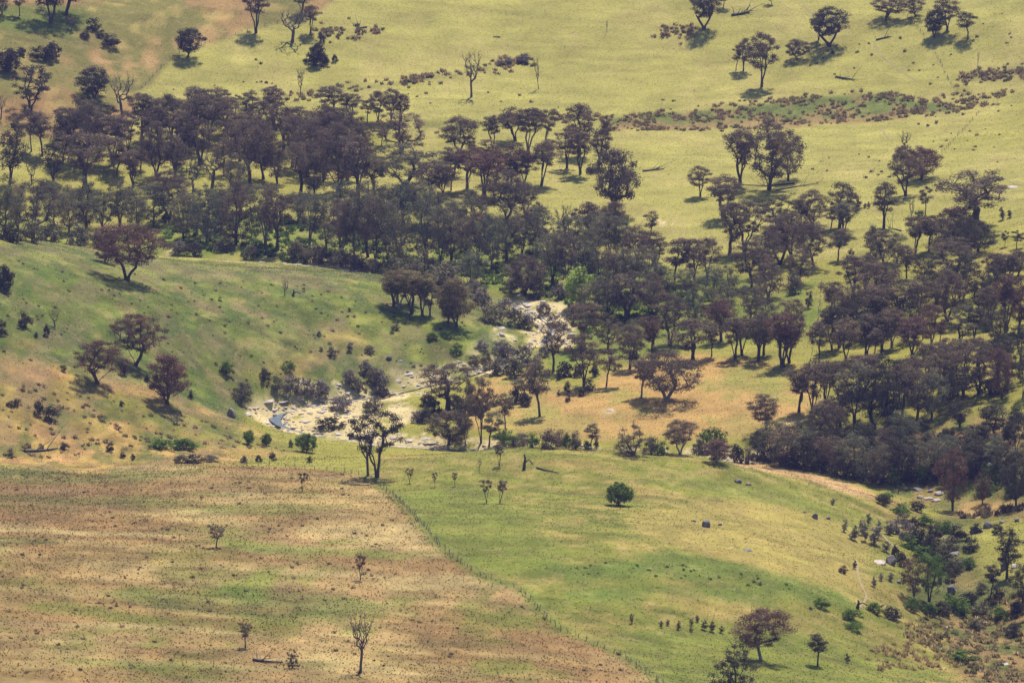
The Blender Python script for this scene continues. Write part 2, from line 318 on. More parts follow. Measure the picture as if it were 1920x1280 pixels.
def leaf_material(name, col, alt, transl=.35):
    m, nt, N, L = new_mat(name)
    out = N.new('ShaderNodeOutputMaterial'); d = N.new('ShaderNodeBsdfDiffuse'); t = N.new('ShaderNodeBsdfTranslucent'); mx = N.new('ShaderNodeMixShader')
    at = N.new('ShaderNodeVertexColor'); at.layer_name = 'Col'                      # r: tone, g: share of young leaf colour
    sp = N.new('ShaderNodeSeparateColor'); L.new(at.outputs[0], sp.inputs[0])
    oi = N.new('ShaderNodeObjectInfo')
    f = N.new('ShaderNodeMath'); f.operation = 'MULTIPLY_ADD'; L.new(oi.outputs['Random'], f.inputs[0]); f.inputs[1].default_value = .5; L.new(sp.outputs[1], f.inputs[2])
    g = ramp(N, L, f.outputs[0], .15, 1.15)
    c = mixrgb(N, L, col, alt, g)
    c = mixrgb(N, L, c, sp.outputs[0], 1.0, 'MULTIPLY')
    L.new(c, d.inputs[0]); L.new(c, t.inputs[0]); mx.inputs[0].default_value = transl
    L.new(d.outputs[0], mx.inputs[1]); L.new(t.outputs[0], mx.inputs[2]); L.new(mx.outputs[0], out.inputs[0])
    return m
def simple_mat(name, c1, c2, scale, rough=.9, bump=.5):
    m, nt, N, L = new_mat(name)
    out = N.new('ShaderNodeOutputMaterial'); b = N.new('ShaderNodeBsdfPrincipled'); L.new(b.outputs[0], out.inputs[0])
    geo = N.new('ShaderNodeNewGeometry')
    nz = noise(N, L, scale, 4, geo.outputs['Position'], .65)
    L.new(mixrgb(N, L, c1, c2, ramp(N, L, nz, .35, .65)), b.inputs['Base Color'])
    b.inputs['Roughness'].default_value = rough; b.inputs['Specular IOR Level'].default_value = .2
    bp = N.new('ShaderNodeBump'); bp.inputs['Strength'].default_value = bump; bp.inputs['Distance'].default_value = .1
    L.new(nz, bp.inputs['Height']); L.new(bp.outputs[0], b.inputs['Normal'])
    return m
def tuft_material():
    m, nt, N, L = new_mat('dry_grass_blades')
    out = N.new('ShaderNodeOutputMaterial'); d = N.new('ShaderNodeBsdfDiffuse'); t = N.new('ShaderNodeBsdfTranslucent'); mx = N.new('ShaderNodeMixShader')
    at = N.new('ShaderNodeVertexColor'); at.layer_name = 'Col'
    L.new(at.outputs[0], d.inputs[0]); L.new(at.outputs[0], t.inputs[0]); mx.inputs[0].default_value = .68
    L.new(d.outputs[0], mx.inputs[1]); L.new(t.outputs[0], mx.inputs[2]); L.new(mx.outputs[0], out.inputs[0]); return m
M_GROUND = ground_material(); M_TUFT = tuft_material()
LEAF = {
 't': leaf_material('olive_tan_leaves', (.165, .145, .070), (.290, .215, .105), .34),
 'e': leaf_material('grey_green_leaves', (0.125, 0.138, 0.086), (0.2, 0.192, 0.11), 0.34),
 'b': leaf_material('brown_grey_leaves', (0.122, 0.1, 0.07), (0.225, 0.162, 0.104), 0.32),
 'r': leaf_material('russet_leaves', (0.112, 0.078, 0.06), (0.205, 0.12, 0.084), 0.3),
 'o': leaf_material('olive_leaves', (0.145, 0.14, 0.082), (0.235, 0.2, 0.114), 0.34),
 'd': leaf_material('dark_leaves', (0.058, 0.062, 0.04), (0.112, 0.09, 0.058), 0.28),
 'g': leaf_material('green_leaves', (0.08, 0.125, 0.028), (0.17, 0.235, 0.048), 0.35),
 'l': leaf_material('lime_leaves', (0.3, 0.38, 0.08), (0.38, 0.44, 0.11), 0.5),
 'p': leaf_material('grey_twig_leaves', (0.2, 0.17, 0.135), (0.26, 0.22, 0.18), 0.35),
}
M_BARK = simple_mat('grey_brown_bark', (.060, .048, .042), (.11, .09, .075), 3.0)
M_PALE = simple_mat('pale_gum_bark', (.30, .26, .22), (.16, .13, .11), 2.0)
M_DEAD = simple_mat('weathered_dead_wood', (.075, .062, .054), (.16, .135, .115), 3.0)
M_ROCK = simple_mat('granite_rock', (.25, .215, .185), (.12, .11, .10), 1.2, .85, .8)
M_PALEROCK = simple_mat('bleached_granite', (.54, .46, .38), (.26, .215, .18), 1.1, .85, .8)
M_DKROCK = simple_mat('lichened_dark_rock', (.11, .10, .095), (.20, .175, .15), 1.5, .85, .8)
M_PATH = simple_mat('bare_trodden_soil', (.30, .235, .12), (.24, .195, .085), .8)
M_POST = simple_mat('weathered_fence_wood', (.17, .145, .12), (.26, .225, .19), 6.0)

# ------------------------------------------------------------------ the ground sheet
XA = np.concatenate([[-6000, -3500, -2000, -1200, -800, -550, -400, -320, -270, -245], GX, [245, 270, 320, 400, 550, 800, 1200, 2000, 3500, 6000]])
YA = np.concatenate([[-800, -200, 300, 600, 780, 850, 880, 890], GY, [2260, 2280, 2320, 2400, 2550, 2800, 3300, 4200, 5600, 8000]])
FX, FY = np.meshgrid(XA, YA); FZ = hgt(FX, FY)
out_far = np.clip(FY - 2250, 0, None); out_near = np.clip(900 - FY, 0, None); out_x = np.clip(np.abs(FX) - 230, 0, None)
FZ = FZ + np.minimum(out_far * .05, 120) + np.minimum(out_near * .10, 130) + np.minimum(out_x * .03, 60)
CF = np.zeros(FX.shape + (3,)); jx = np.clip(np.searchsorted(GX, FX[0]), 0, len(GX) - 1); jy = np.clip(np.searchsorted(GY, FY[:, 0]), 0, len(GY) - 1)
CF = C[jy][:, jx]
ny, nx = FX.shape; idx = np.arange(ny * nx).reshape(ny, nx)
quads = np.stack([idx[:-1, :-1], idx[:-1, 1:], idx[1:, 1:], idx[1:, :-1]], -1).reshape(-1, 4)
ground_o = add('ground', make_mesh('ground', np.stack([FX, FY, FZ], -1).reshape(-1, 3), quads, M_GROUND, CF.reshape(-1, 3), True), kind='structure')

# ------------------------------------------------------------------ creek water
def water():
    m, nt, N, L = new_mat('creek_water')
    out = N.new('ShaderNodeOutputMaterial'); b = N.new('ShaderNodeBsdfPrincipled'); L.new(b.outputs[0], out.inputs[0])
    b.inputs['Base Color'].default_value = (.13, .16, .19, 1); b.inputs['Roughness'].default_value = .06; b.inputs['IOR'].default_value = 1.33
    geo = N.new('ShaderNodeNewGeometry'); bp = N.new('ShaderNodeBump'); bp.inputs['Strength'].default_value = .7; bp.inputs['Distance'].default_value = .12
    L.new(noise(N, L, 2.5, 2, geo.outputs['Position']), bp.inputs['Height']); L.new(bp.outputs[0], b.inputs['Normal'])
    pools = [g1(505, 780), g1(1005, 645)]
    V = []; n = len(creek); wd = np.array([0.3 + 1.5 * max(math.exp(-((p[0] - q[0]) ** 2 + (p[1] - q[1]) ** 2) / 7.5 ** 2) for q in pools) for p in creek]); zz = np.array([hgt(p[0], p[1]) for p in creek]) + .45; zz = np.array(smooth(zz[:, None], 12))[:, 0]
    for i, p in enumerate(creek):
        t = creek[min(i + 1, n - 1)][:2] - creek[max(i - 1, 0)][:2]; t = t / (np.linalg.norm(t) + 1e-9); q = np.array((-t[1], t[0]))
        for s in (-1, -.4, .4, 1): V.append((p[0] + q[0] * s * wd[i], p[1] + q[1] * s * wd[i], zz[i]))
    F = [(4 * i + k, 4 * i + k + 1, 4 * i + k + 5, 4 * i + k + 4) for i in range(n - 1) for k in range(3)]
    add('creek', make_mesh('creek', V, F, m, smooth_=True), kind='structure')
water()

# ------------------------------------------------------------------ cattle tracks
def strip(name, px, w, lift=.07):
    P = ground([p[0] for p in px], [p[1] for p in px]); P = smooth(dens(P, 1.5), 3); V = []; n = len(P)
    for i, p in enumerate(P):
        t = P[min(i + 1, n - 1)][:2] - P[max(i - 1, 0)][:2]; t = t / (np.linalg.norm(t) + 1e-9); q = np.array((-t[1], t[0])); ww = w * (.8 + .4 * random.random())
        for s in (-1, 1):
            x, y = p[0] + q[0] * s * ww / 2, p[1] + q[1] * s * ww / 2; V.append((x, y, hgt(x, y) + lift))
    F = [(2 * i, 2 * i + 1, 2 * i + 3, 2 * i + 2) for i in range(n - 1)]
    return add(name, make_mesh(name, V, F, M_PATH), kind='structure')
for px in ([(1504,-10),(1507,12),(1520,22),(1527,34)], [(1640,78),(1645,98),(1660,110),(1680,128),(1702,142),(1720,153)], [(1650,240),(1658,250),(1672,264)],
           [(1815,328),(1845,330),(1880,336),(1920,348)], [(1605,1048),(1608,1075),(1615,1098),(1627,1118),(1612,1138)], [(1655,1003),(1668,1018),(1686,1033),(1680,1022)], [(1775,190),(1778,200)]):
    strip('path', px, .55)

# ------------------------------------------------------------------ plant prototypes
def tube(V, F, a, b, ra, rb, n):
    a, b = np.array(a), np.array(b); d = b - a; L = np.linalg.norm(d)
    if L < 1e-6: return
    d = d / L; h = np.array((1.0, 0, 0)) if abs(d[0]) < .8 else np.array((0, 1.0, 0)); e = np.cross(d, h); e /= np.linalg.norm(e); f = np.cross(d, e); i0 = len(V)
    for c, r in ((a, ra), (b + d * rb * .5, rb)):
        for k in range(n):
            t = 2 * math.pi * k / n; V.append(c + (e * math.cos(t) + f * math.sin(t)) * r)
    for k in range(n): F.append((i0 + k, i0 + (k + 1) % n, i0 + n + (k + 1) % n, i0 + n + k))
def envelope(shape, t, r):
    """half width share at crown height share t"""
    if shape == 'umbrella': return math.sqrt(max(0, 1 - ((t - .45) / .56) ** 2)) if t > .45 else .55 + .45 * t / .45
    if shape == 'round': return math.sqrt(max(0, 1 - ((t - .48) / .53) ** 2))
    if shape == 'tall': return (.55 + .45 * math.sin(math.pi * min(1, t * .95))) * (1 if t < .85 else math.sqrt(max(0, 1 - ((t - .85) / .16) ** 2)))
    if shape == 'dome': return math.sqrt(max(0, 1 - t ** 2)) * .95 + .05
    if shape == 'vase': return (.25 + .75 * t ** .7) * (1 if t < .8 else math.sqrt(max(0, 1 - ((t - .8) / .21) ** 2)))
    return 1
def build_plant(name, seed, H, W, base, shape, nclump, clump, nleaf, stems=1, tr=.3, leaf=(.5, .26), lean=0, flat=.6, fork=.42, jit=.05, twig=0):
    r = np.random.default_rng(seed); rr = lambda a=1: (r.random(3) - .5) * 2 * a
    P, par, is_tr = [np.array((0., 0, -.25))], [-1], [True]
    for s in range(stems):
        ang = 2 * math.pi * (s + r.random() * .7) / max(1, stems); sp = (W * (.13 + .12 * r.random()) if stems > 1 else W * .06)
        top = np.array((math.cos(ang) * sp + lean * H * .5, math.sin(ang) * sp, H * (fork + .12 * r.random())))
        prev = 0
        for k in range(1, 6):
            t = k / 5; q = top * np.array((t ** 1.2, t ** 1.2, t)) + rr(jit * H * .35) * np.array((1, 1, .2)) * t
            P.append(q); par.append(prev); is_tr.append(True); prev = len(P) - 1
    cl = []; lob = (.16, r.random() * 6.3, .14, r.random() * 6.3) if nleaf else (0, 0, 0, 0)
    for k in range(nclump):
        best, bd = None, -1
        for _ in range(4):
            t = r.random() ** .85; e = envelope(shape, t, 0) * W * .5; e = max(e - clump * .35, .1 * W); rad = e * math.sqrt(r.random()) ** .8; an = r.random() * 2 * math.pi; rad *= 1 + lob[0] * math.sin(an * 2 + lob[1]) + lob[2] * math.sin(an * 3 + lob[3] + 2 * t)
            c = np.array((math.cos(an) * rad + lean * H * (.4 + .5 * t), math.sin(an) * rad, H * (base + (1 - base) * t) - clump * .35 * t))
            d = min([np.linalg.norm(c - q) for q in cl]) if cl else 9
            if d > bd: best, bd = c, d
        cl.append(best)
    cl = sorted(cl, key=lambda c: c[2] * .6 + np.hypot(c[0], c[1])); tips = []
    for c in cl:
        A = np.array(P); d = np.linalg.norm(A - c, axis=1) + 1.3 * np.clip(A[:, 2] - c[2] + .06 * H, 0, None) + .9 * np.clip(H * base * .55 - A[:, 2], 0, None)
        j = int(np.argmin(d)); a = P[j]; L = np.linalg.norm(c - a); ctrl = a + (c - a) * .45 + np.array((0, 0, .10 * L)) + rr(.10 * L); prev = j
        for k in (1, 2, 3):
            t = k / 3; q = a * (1 - t) ** 2 + ctrl * 2 * t * (1 - t) + c * t * t; P.append(q); par.append(prev); is_tr.append(False); prev = len(P) - 1
        tips.append(prev)
        for _ in range(twig):
            j2 = prev
            for k in range(2):
                q = P[j2] + (c - a) / (L + 1e-6) * clump * .45 + rr(clump * .75) + np.array((0, 0, clump * .35)); P.append(q); par.append(j2); is_tr.append(False); j2 = len(P) - 1
    n = np.ones(len(P)) * .3
    for t in tips: n[t] = 1
    for i in range(len(P) - 1, 0, -1): n[par[i]] += n[i]
    rad = np.maximum(tr * (n / n[0]) ** .5, .035); rad[0] = tr * 1.35
    TV, TF, BV, BF = [], [], [], []
    for i in range(1, len(P)):
        (tube(TV, TF, P[par[i]], P[i], rad[par[i]] if is_tr[par[i]] else rad[i], rad[i], 6) if is_tr[i] else
         tube(BV, BF, P[par[i]], P[i], min(rad[par[i]], rad[i] * 1.35), rad[i], 4))
    limbs = []
    if nleaf: i0 = len(TV); TV += BV; TF += [tuple(k + i0 for k in f) for f in BF]
    else:
        root = [0] * len(P)
        for i in range(1, len(P)): root[i] = i if (not is_tr[i] and is_tr[par[i]]) else (root[par[i]] if not is_tr[i] else 0)
        for rt in sorted(set(root) - {0}):
            V, F = [], []
            for i in range(1, len(P)):
                if root[i] == rt: tube(V, F, P[par[i]], P[i], min(rad[par[i]], rad[i] * 1.35), rad[i], 4)
            limbs.append(make_mesh(name + '_limb', V, F, M_BARK, smooth_=True))
    res = {'H': H, 'W': W, 'trunk': make_mesh(name + '_trunk', TV, TF, M_BARK, smooth_=True), 'limbs': limbs, 'crown': None}
    if nleaf:
        per = nleaf // nclump; c = np.repeat(np.array(cl), per, 0); N = len(c); size = np.repeat(.7 + .6 * r.random(nclump), per)
        d = r.normal(size=(N, 3)); d /= np.linalg.norm(d, axis=1)[:, None]; rd = r.random(N) ** .45
        c = c + d * (rd * size * clump)[:, None] * np.array((1.15, 1.15, flat)); c[:, 2] = np.maximum(c[:, 2], .05)
        nr = d * .9 + np.array((0, 0, .25)) + r.normal(size=(N, 3)) * .38; nr /= np.linalg.norm(nr, axis=1)[:, None]
        a = np.cross(nr, r.normal(size=(N, 3))); a /= np.linalg.norm(a, axis=1)[:, None]; b = np.cross(nr, a)
        s = (.7 + .6 * r.random(N))[:, None]; a = a * leaf[0] * .5 * s; b = b * leaf[1] * .5 * s
        V = np.stack([c - a, c + b, c + a, c - b], 1).reshape(-1, 3); F = np.arange(N * 4).reshape(N, 4)
        tone = np.repeat(.68 + .64 * r.random(nclump), per) * (.75 + .5 * r.random(N)); young = np.clip(np.repeat(r.random(nclump), per) * .6 + .5 * r.random(N) - .1, 0, 1)
        cc = np.repeat(np.stack([tone, young, young], 1), 4, 0)
        res['crown'] = make_mesh(name + '_crown', V, F, LEAF['b'], cc)
    return res
PR = {}
def proto(key, k, **kw):
    shp = kw.pop('shape'); shp = shp if isinstance(shp, tuple) else (shp,); q = random.Random(key); PR[key] = []
    for i in range(k):
        kk = dict(kw); kk['base'] = kw['base'] + (q.uniform(-.10, .10) if kw['nleaf'] > 1500 else 0); kk['nclump'] = int(kw['nclump'] * q.uniform(.8, 1.15)); kk['tr'] = kw['tr'] * q.uniform(.85, 1.15); kk['lean'] = q.gauss(0, .05) if kw['nleaf'] > 1500 else 0
        if kw.get('stems', 1) in (2, 3) and kw['nleaf'] > 1500: kk['stems'] = q.choice((1, 2, 3, kw['stems'])); kk['fork'] = kw['fork'] * q.uniform(.8, 1.2)
        PR[key].append(build_plant(f'{key}_{i}', 100 * len(PR) + i, shape=shp[i % len(shp)], **kk))
proto('G', 8, H=15, W=15, base=.30, shape=('umbrella', 'round', 'umbrella'), nclump=72, clump=1.58, nleaf=11000, stems=2, tr=.50, leaf=(.38, .21), flat=.6, fork=.34, jit=.08)
proto('F', 6, H=15, W=15, base=.34, shape=('umbrella', 'vase'), nclump=52, clump=1.40, nleaf=7000, stems=3, tr=.54, leaf=(.38, .21), flat=.55, fork=.46, jit=.12)
proto('S', 10, H=14, W=8.5, base=.38, shape=('umbrella', 'round', 'tall', 'vase'), nclump=36, clump=1.22, nleaf=5600, stems=3, tr=.34, leaf=(.36, .20), flat=.7, fork=.56, jit=.10)
proto('P', 6, H=11, W=5.5, base=.40, shape=('umbrella', 'round'), nclump=18, clump=1.0, nleaf=2600, stems=1, tr=.18, leaf=(.33, .19), flat=.75, fork=.6, jit=.12)
proto('R', 5, H=10, W=10, base=.22, shape='round', nclump=62, clump=1.22, nleaf=8500, stems=2, tr=.34, leaf=(.35, .20), flat=.75, fork=.34, jit=.08)
proto('W', 10, H=14, W=10, base=.19, shape=('umbrella', 'round', 'tall', 'round'), nclump=50, clump=1.36, nleaf=5400, stems=3, tr=.32, leaf=(.38, .21), flat=.8, fork=.6, jit=.12)
proto('T', 3, H=6, W=4.6, base=.42, shape='vase', nclump=20, clump=.62, nleaf=900, stems=2, tr=.17, leaf=(.32, .17), flat=.7, fork=.5, twig=1)
proto('D', 5, H=11, W=9, base=.36, shape='vase', nclump=30, clump=.85, nleaf=0, stems=1, tr=.40, fork=.45, twig=5)
proto('X', 2, H=10, W=9, base=.05, shape='dome', nclump=44, clump=.85, nleaf=4200, stems=5, tr=.34, leaf=(.30, .17), fork=.5, twig=3)
proto('B', 4, H=2.6, W=4.0, base=.06, shape='dome', nclump=20, clump=.66, nleaf=900, stems=4, tr=.10, leaf=(.34, .2), flat=.8, fork=.4)
proto('K', 2, H=5, W=5.2, base=.04, shape='round', nclump=46, clump=.85, nleaf=3000, stems=1, tr=.25, leaf=(.36, .24), flat=.9, fork=.3)
proto('U', 3, H=3.2, W=1.9, base=.08, shape='tall', nclump=14, clump=.46, nleaf=560, stems=3, tr=.08, leaf=(.3, .16), flat=1.0, fork=.5)

ORD = ['', 'first', 'second', 'third', 'fourth', 'fifth', 'sixth', 'seventh', 'eighth', 'ninth', 'tenth', 'eleventh', 'twelfth', 'thirteenth', 'fourteenth', 'fifteenth', 'sixteenth', 'seventeenth', 'eighteenth', 'nineteenth', 'twentieth',
       'twenty-first', 'twenty-second', 'twenty-third', 'twenty-fourth', 'twenty-fifth', 'twenty-sixth', 'twenty-seventh', 'twenty-eighth', 'twenty-ninth', 'thirtieth']
NAME = {'G': 'gum_tree', 'F': 'gum_tree', 'S': 'gum_tree', 'P': 'gum_sapling', 'R': 'gum_tree', 'W': 'creek_tree', 'T': 'young_tree', 'D': 'dead_tree', 'X': 'leafless_tree', 'B': 'shrub', 'K': 'bush', 'U': 'shrub'}
CAT = {'D': 'dead tree', 'B': 'shrub', 'K': 'bush', 'U': 'shrub', 'X': 'tree'}
cnt = 0
def plant(u, v, h, w, t, col, label, group=None, name=None, bark=None, cat=None, lean=None):
    """u, v: foot of the plant in the photo; h, w: its height and spread there, in pixels"""
    global cnt
    cnt += 1; p = g1(u, v); m = math.sqrt(p[0] ** 2 + p[1] ** 2 + (CAM_Z - p[2]) ** 2) / FPX; pr = PR[t][(cnt * 7 + int(u)) % len(PR[t])]
    e = add(name or NAME[t], None, loc=(p[0], p[1], p[2] - .05), label=label, category=cat or CAT.get(t, 'tree'))
    if group: e['group'] = group
    e.empty_display_size = .5; e.rotation_euler = (random.gauss(0, .05), random.gauss(0, .05), R(random.random() * 360)); sx = (1.14 if t in 'GFSPRW' else 1) * w * m / pr['W']; sz = (1.05 if t in 'SWG' else 1) * h * m / .97 / pr['H']; e.scale = (sx, sx, sz)
    tr = add('trunk' if t not in 'BUX' else 'stems', pr['trunk'], e)
    objs = [tr]
    for lm in pr['limbs']: objs.append(add('limb', lm, e))
    for o in objs:
        if bark or t == 'D': o.material_slots[0].link = 'OBJECT'; o.material_slots[0].material = bark or M_DEAD
    if pr['crown']:
        c = add('crown' if t not in 'BUKX' else 'foliage', pr['crown'], e); c.material_slots[0].link = 'OBJECT'; c.material_slots[0].material = LEAF[col]
    return e
def row(group, tpl, items):
    for i, it in enumerate(sorted(items), 1):
        u, v, h, w, t, c = it[:6]; k = random.uniform(.82, 1.12) if t == 'W' else random.uniform(.93, 1.07)
        plant(u, v + (random.uniform(-9, 5) if t == 'W' and 'creekside' in group else 0), h * k, w * (k * .92 if t == 'W' else k), t, c, tpl.format(o=ORD[i]), group, bark=M_PALE if t in 'WS' and random.random() < .25 else None)

# ------------------------------------------------------------------ trees standing alone, each with its own label
SOLO = [
 # upper left slope
 (95,44,120,75,'G','d','large dark tree in the top left corner, cut by the upper edge'),
 (124,28,95,85,'G','d','spreading tree just right of the large dark corner tree'),
 (37,30,50,26,'P','b','slim tree left of the large dark corner tree'),
 (4,28,60,30,'W','d','dark tree cut off by the top left edge'),
 (134,58,27,24,'T','b','small twiggy tree below the large dark corner tree'),
 (352,107,54,48,'R','d','round dark tree on the boundary of brown slope and pale paddock'),
 (480,62,84,44,'S','b','tall slim tree on the paddock boundary near the top edge'),
 (548,79,56,62,'D','b','spreading dead tree with bare crown near the top edge'),
 (566,26,46,32,'S','b','tree behind the spreading dead tree, cut by the top edge'),
 (582,63,50,30,'S','b','slim leafy tree directly right of the spreading dead tree'),
 (57,207,84,78,'F','d','half dead forked tree on the brown slope at the left edge'),
 (177,184,57,62,'R','d','round dark tree with a pool of shade on the green slope'),
 (229,224,76,58,'D','b','bare grey tree between round dark tree and woodland'),
 (2,222,40,26,'D','b','bare tree at the left edge above the woodland'),
 # far paddock
 (884,182,82,44,'D','b','large dead tree in the middle of the far paddock'),
 (1010,167,56,14,'D','b','thin dead tree right of the large dead paddock tree'),
 (563,181,52,18,'D','b','thin dead tree just above the left woodland'),
 (1138,62,22,6,'D','b','short dead stump leaning in the far paddock'),
 (1320,55,75,60,'G','d','tree with dark crown at the top edge, left of the cattle track'),
 (1356,14,30,22,'P','b','small tree at the top edge right of the dark crowned tree'),
 (1447,8,20,16,'P','b','tiny tree trunk at the top edge beside the cattle track'),
 (1555,87,70,74,'G','d','stout tree with swept bare twigs right of the top cattle track'),
 (1535,75,40,24,'S','d','slim tree tucked behind the stout swept tree'),
 (1661,38,44,62,'G','b','wide low tree with dark shade spot, right of stout tree'),
 (1717,32,40,42,'G','b','tree at the top edge above the old fence line'),
 (1752,70,50,40,'R','d','round dark tree right of the fence, front of the pair'),
 (1776,58,62,46,'S','b','taller tree at the rear of the pair right of the fence'),
 (1815,74,52,36,'P','d','slim mushroom shaped tree rightmost at the top'),
 (1380,132,46,18,'P','b','thin tree leftmost of the four above the swamp strip'),
 (1394,133,58,30,'S','b','middle tree of the group above the swamp strip'),
 (1428,163,96,54,'S','b','tall full crowned tree above the swamp strip'),
 (1494,112,38,38,'R','b','small rounded tree right of the tall tree above the swamp'),
 (1832,135,36,5,'D','b','thin dead pole near the right edge of the far paddock'),
 (1697,285,36,28,'D','b','small dead tree behind the dark trees right of centre paddock'),
 # middle paddock
 (1154,400,118,78,'R','b','large round brown crowned tree with dark shade in the middle paddock'),
 (1313,368,54,40,'S','b','small round headed tree with thin stems in the middle paddock'),
 (1388,346,98,62,'S','b','multi stemmed gum on the left of the big paddock pair'),
 (1442,356,126,92,'G','b','biggest tallest gum of the middle paddock with pale fallen limbs'),
 (1478,338,84,54,'W','b','drooping gum at the right of the big paddock pair'),
 (1698,367,88,60,'G','b','open crowned gum left of the dark red gum, right paddock'),
 (1728,336,60,66,'R','r','dark reddish gum behind the open crowned gum, right paddock'),
 (1657,428,80,46,'S','b','leaning slim gum with one sided crown, right paddock'),
 (1735,403,54,24,'P','d','small tear shaped tree left of the huge spreading gum'),
 (1709,418,44,16,'D','b','small bare tree between leaning gum and tear shaped tree'),
 (1832,428,98,150,'F','b','huge spreading gum beside the pale rock at the right'),
 (1219,447,52,26,'P','b','slender sparse tree standing alone beside the rocky hollow'),
 (1357,412,76,64,'S','b','pale stemmed round gum left of the big paddock pair, nearer'),
 (1524,422,64,62,'G','b','rounded gum left of the tall pair at the wood edge'),
 (1501,426,52,26,'P','b','thin leaning gum touching the rounded gum at the wood edge'),
 (1574,427,82,50,'S','b','tall brown gum at the right wood edge beside a dark shrub'),
 (1580,441,58,48,'S','o','nearer gum in front of the tall brown wood edge gum'),
 (1557,430,42,30,'P','b','small gum left of the tall brown wood edge gum'),
 # left spur
 (238,526,102,118,'G','r','large russet tree on the crest of the left hill'),
 (197,491,44,38,'R','r','small russet tree behind the large russet crest tree'),
 (254,686,92,88,'G','r','upper tree of the three dark trees on the left hillside'),
 (183,719,76,80,'G','r','leftmost of the three dark trees on the left hillside'),
 (314,758,96,76,'R','r','lowest and nearest of the three dark trees on the left hillside'),
 (234,704,32,20,'U','r','dark bush hanging between the left hillside trees'),
 (103,612,28,26,'D','b','small dead tree on the green left hillside'),
 (534,554,30,18,'D','b','little dead tree with pale stump on the spur'),
 # centre, around the creek bends
 (840,770,88,108,'F','b','wide flat crowned gum over the creek bend'),
 (841,834,66,72,'R','b','round brown tree on the pale sand by the near crest'),
 (873,834,52,30,'T','o','sparse small tree right of the round brown sand tree'),
 (902,830,126,46,'F','b','tall leaning tree with crooked bare trunk at the creek bend'),
 (917,836,66,40,'P','o','slim gum in front of the crooked trunk tree'),
 (948,808,72,36,'P','b','slim pale stemmed gum on the left end of the tan flat'),
 (1012,780,100,52,'P','b','straight gum with dark shadow on the tan flat'),
 (986,748,44,34,'P','o','small olive tree left of the straight tan flat gum'),
 (1038,697,92,58,'F','b','forked gum beside the bright creek pool'),
 (1095,723,94,62,'S','b','gum with dark stem and shrubs at the head of the tan flat'),
 (1137,724,72,42,'P','b','thin gum with small round crown and shadow on the tan flat'),
 (1181,691,78,52,'S','b','gum at the upper edge of the tan flat'),
 (1222,677,82,46,'S','r','reddish slim gum at the upper edge of the tan flat'),
 (1256,647,92,62,'S','b','tall gum in the grassy gap above the tan flat'),
 (1299,676,76,86,'S','b','vase shaped many stemmed gum above the big shade tree'),
 (1334,668,58,32,'P','b','narrow gum right of the vase shaped gum'),
 (1202,746,76,46,'P','b','thin gum left of the big pale trunked shade tree'),
 (1250,752,90,112,'G','b','big pale trunked shade tree with dark shadow on the tan flat'),
 (1437,807,66,62,'G','b','round gum alone on the right of the tan flat'),
 (1086,572,72,56,'K','l','bright lime green willow among the creekside gums'),
 (1108,842,50,28,'P','b','little crooked tree among shrubs behind the near crest'),
 (1275,852,62,62,'G','b','pale limbed gum just behind the near crest'),
 (1188,852,58,74,'X','b','brown twiggy thicket tree behind the near crest'),
 (1345,868,44,54,'R','r','low russet tree behind the near crest, right of pale limbed gum'),
 # near ground
 (707,894,130,92,'F','d','big sparse two trunked tree at the corner of the brown field'),
 (690,892,96,50,'D','d','barer stem leaning left beside the big two trunked corner tree'),
 (567,921,36,20,'T','d','tiny dark tree near the top of the brown field'),
 (405,1026,42,40,'T','b','flat topped sapling in the middle of the brown field'),
 (676,1086,50,26,'T','r','narrow russet sapling beside the fence in the brown field'),
 (460,1214,50,34,'T','b','forked bare looking sapling low in the brown field'),
 (548,1252,38,28,'X','d','small dark dead bush at the end of the log'),
 (676,1261,106,52,'D','b','tall bare tree at the bottom of the brown field'),
 (768,905,28,18,'T','b','first sapling right of the corner tree on the green hill'),
 (815,913,28,14,'T','b','second sapling right of the corner tree on the green hill'),
 (853,912,27,14,'T','b','third sapling right of the corner tree on the green hill'),
 (912,943,46,24,'T','b','left sapling of the leaning pair on the green hill'),
 (937,943,44,27,'T','b','right sapling of the leaning pair on the green hill'),
 (936,874,42,24,'T','b','little tree on the crest of the green hill'),
 (899,881,20,12,'D','b','pale broken stump on the crest of the green hill'),
 (1160,947,44,48,'K','g','round bright green bush alone on the green hill'),
 (575,847,36,38,'K','g','largest of the three green bushes beside the creek bank'),
 (499,834,22,20,'K','g','smallest of the three green bushes beside the creek bank'),
 (467,833,28,24,'K','g','palest leftmost of the three green bushes by the creek bank'),
 (1427,1239,92,102,'G','r','broad russet gum with pale trunk low on the green hill'),
 (1533,1248,62,42,'P','d','small dark gum with thin trunk low on the green hill'),
 (1380,1296,92,86,'X','d','twiggy half dead tree cut by the bottom edge'),
 # lower right gully
 (1786,957,112,52,'W','r','tall narrow russet tree in the right gully'),
 (1842,944,62,30,'W','r','small russet tree right of the tall narrow gully tree'),
 (1905,948,96,48,'W','d','dark tree at the right edge above the gully'),
 (1888,1084,90,50,'S','d','dark umbrella tree among boulders at the right edge'),
 (1857,1120,64,34,'P','d','small thin tree below the dark umbrella tree'),
 (1918,1128,70,44,'W','d','dark tree cut by the right edge low in the gully'),
 (1714,1122,78,44,'W','r','reddish brown tree beside the granite boulder'),
 (1742,1132,94,54,'W','g','yellow green topped tree behind the reddish gully tree'),
]
for u, v, h, w, t, c, lab in SOLO:
    pale = ('pale' in lab and 'trunk' in lab) or 'pale limbed' in lab or 'pale stem' in lab
    plant(u, v, h, w, t, c, lab, bark=M_PALE if pale else None)

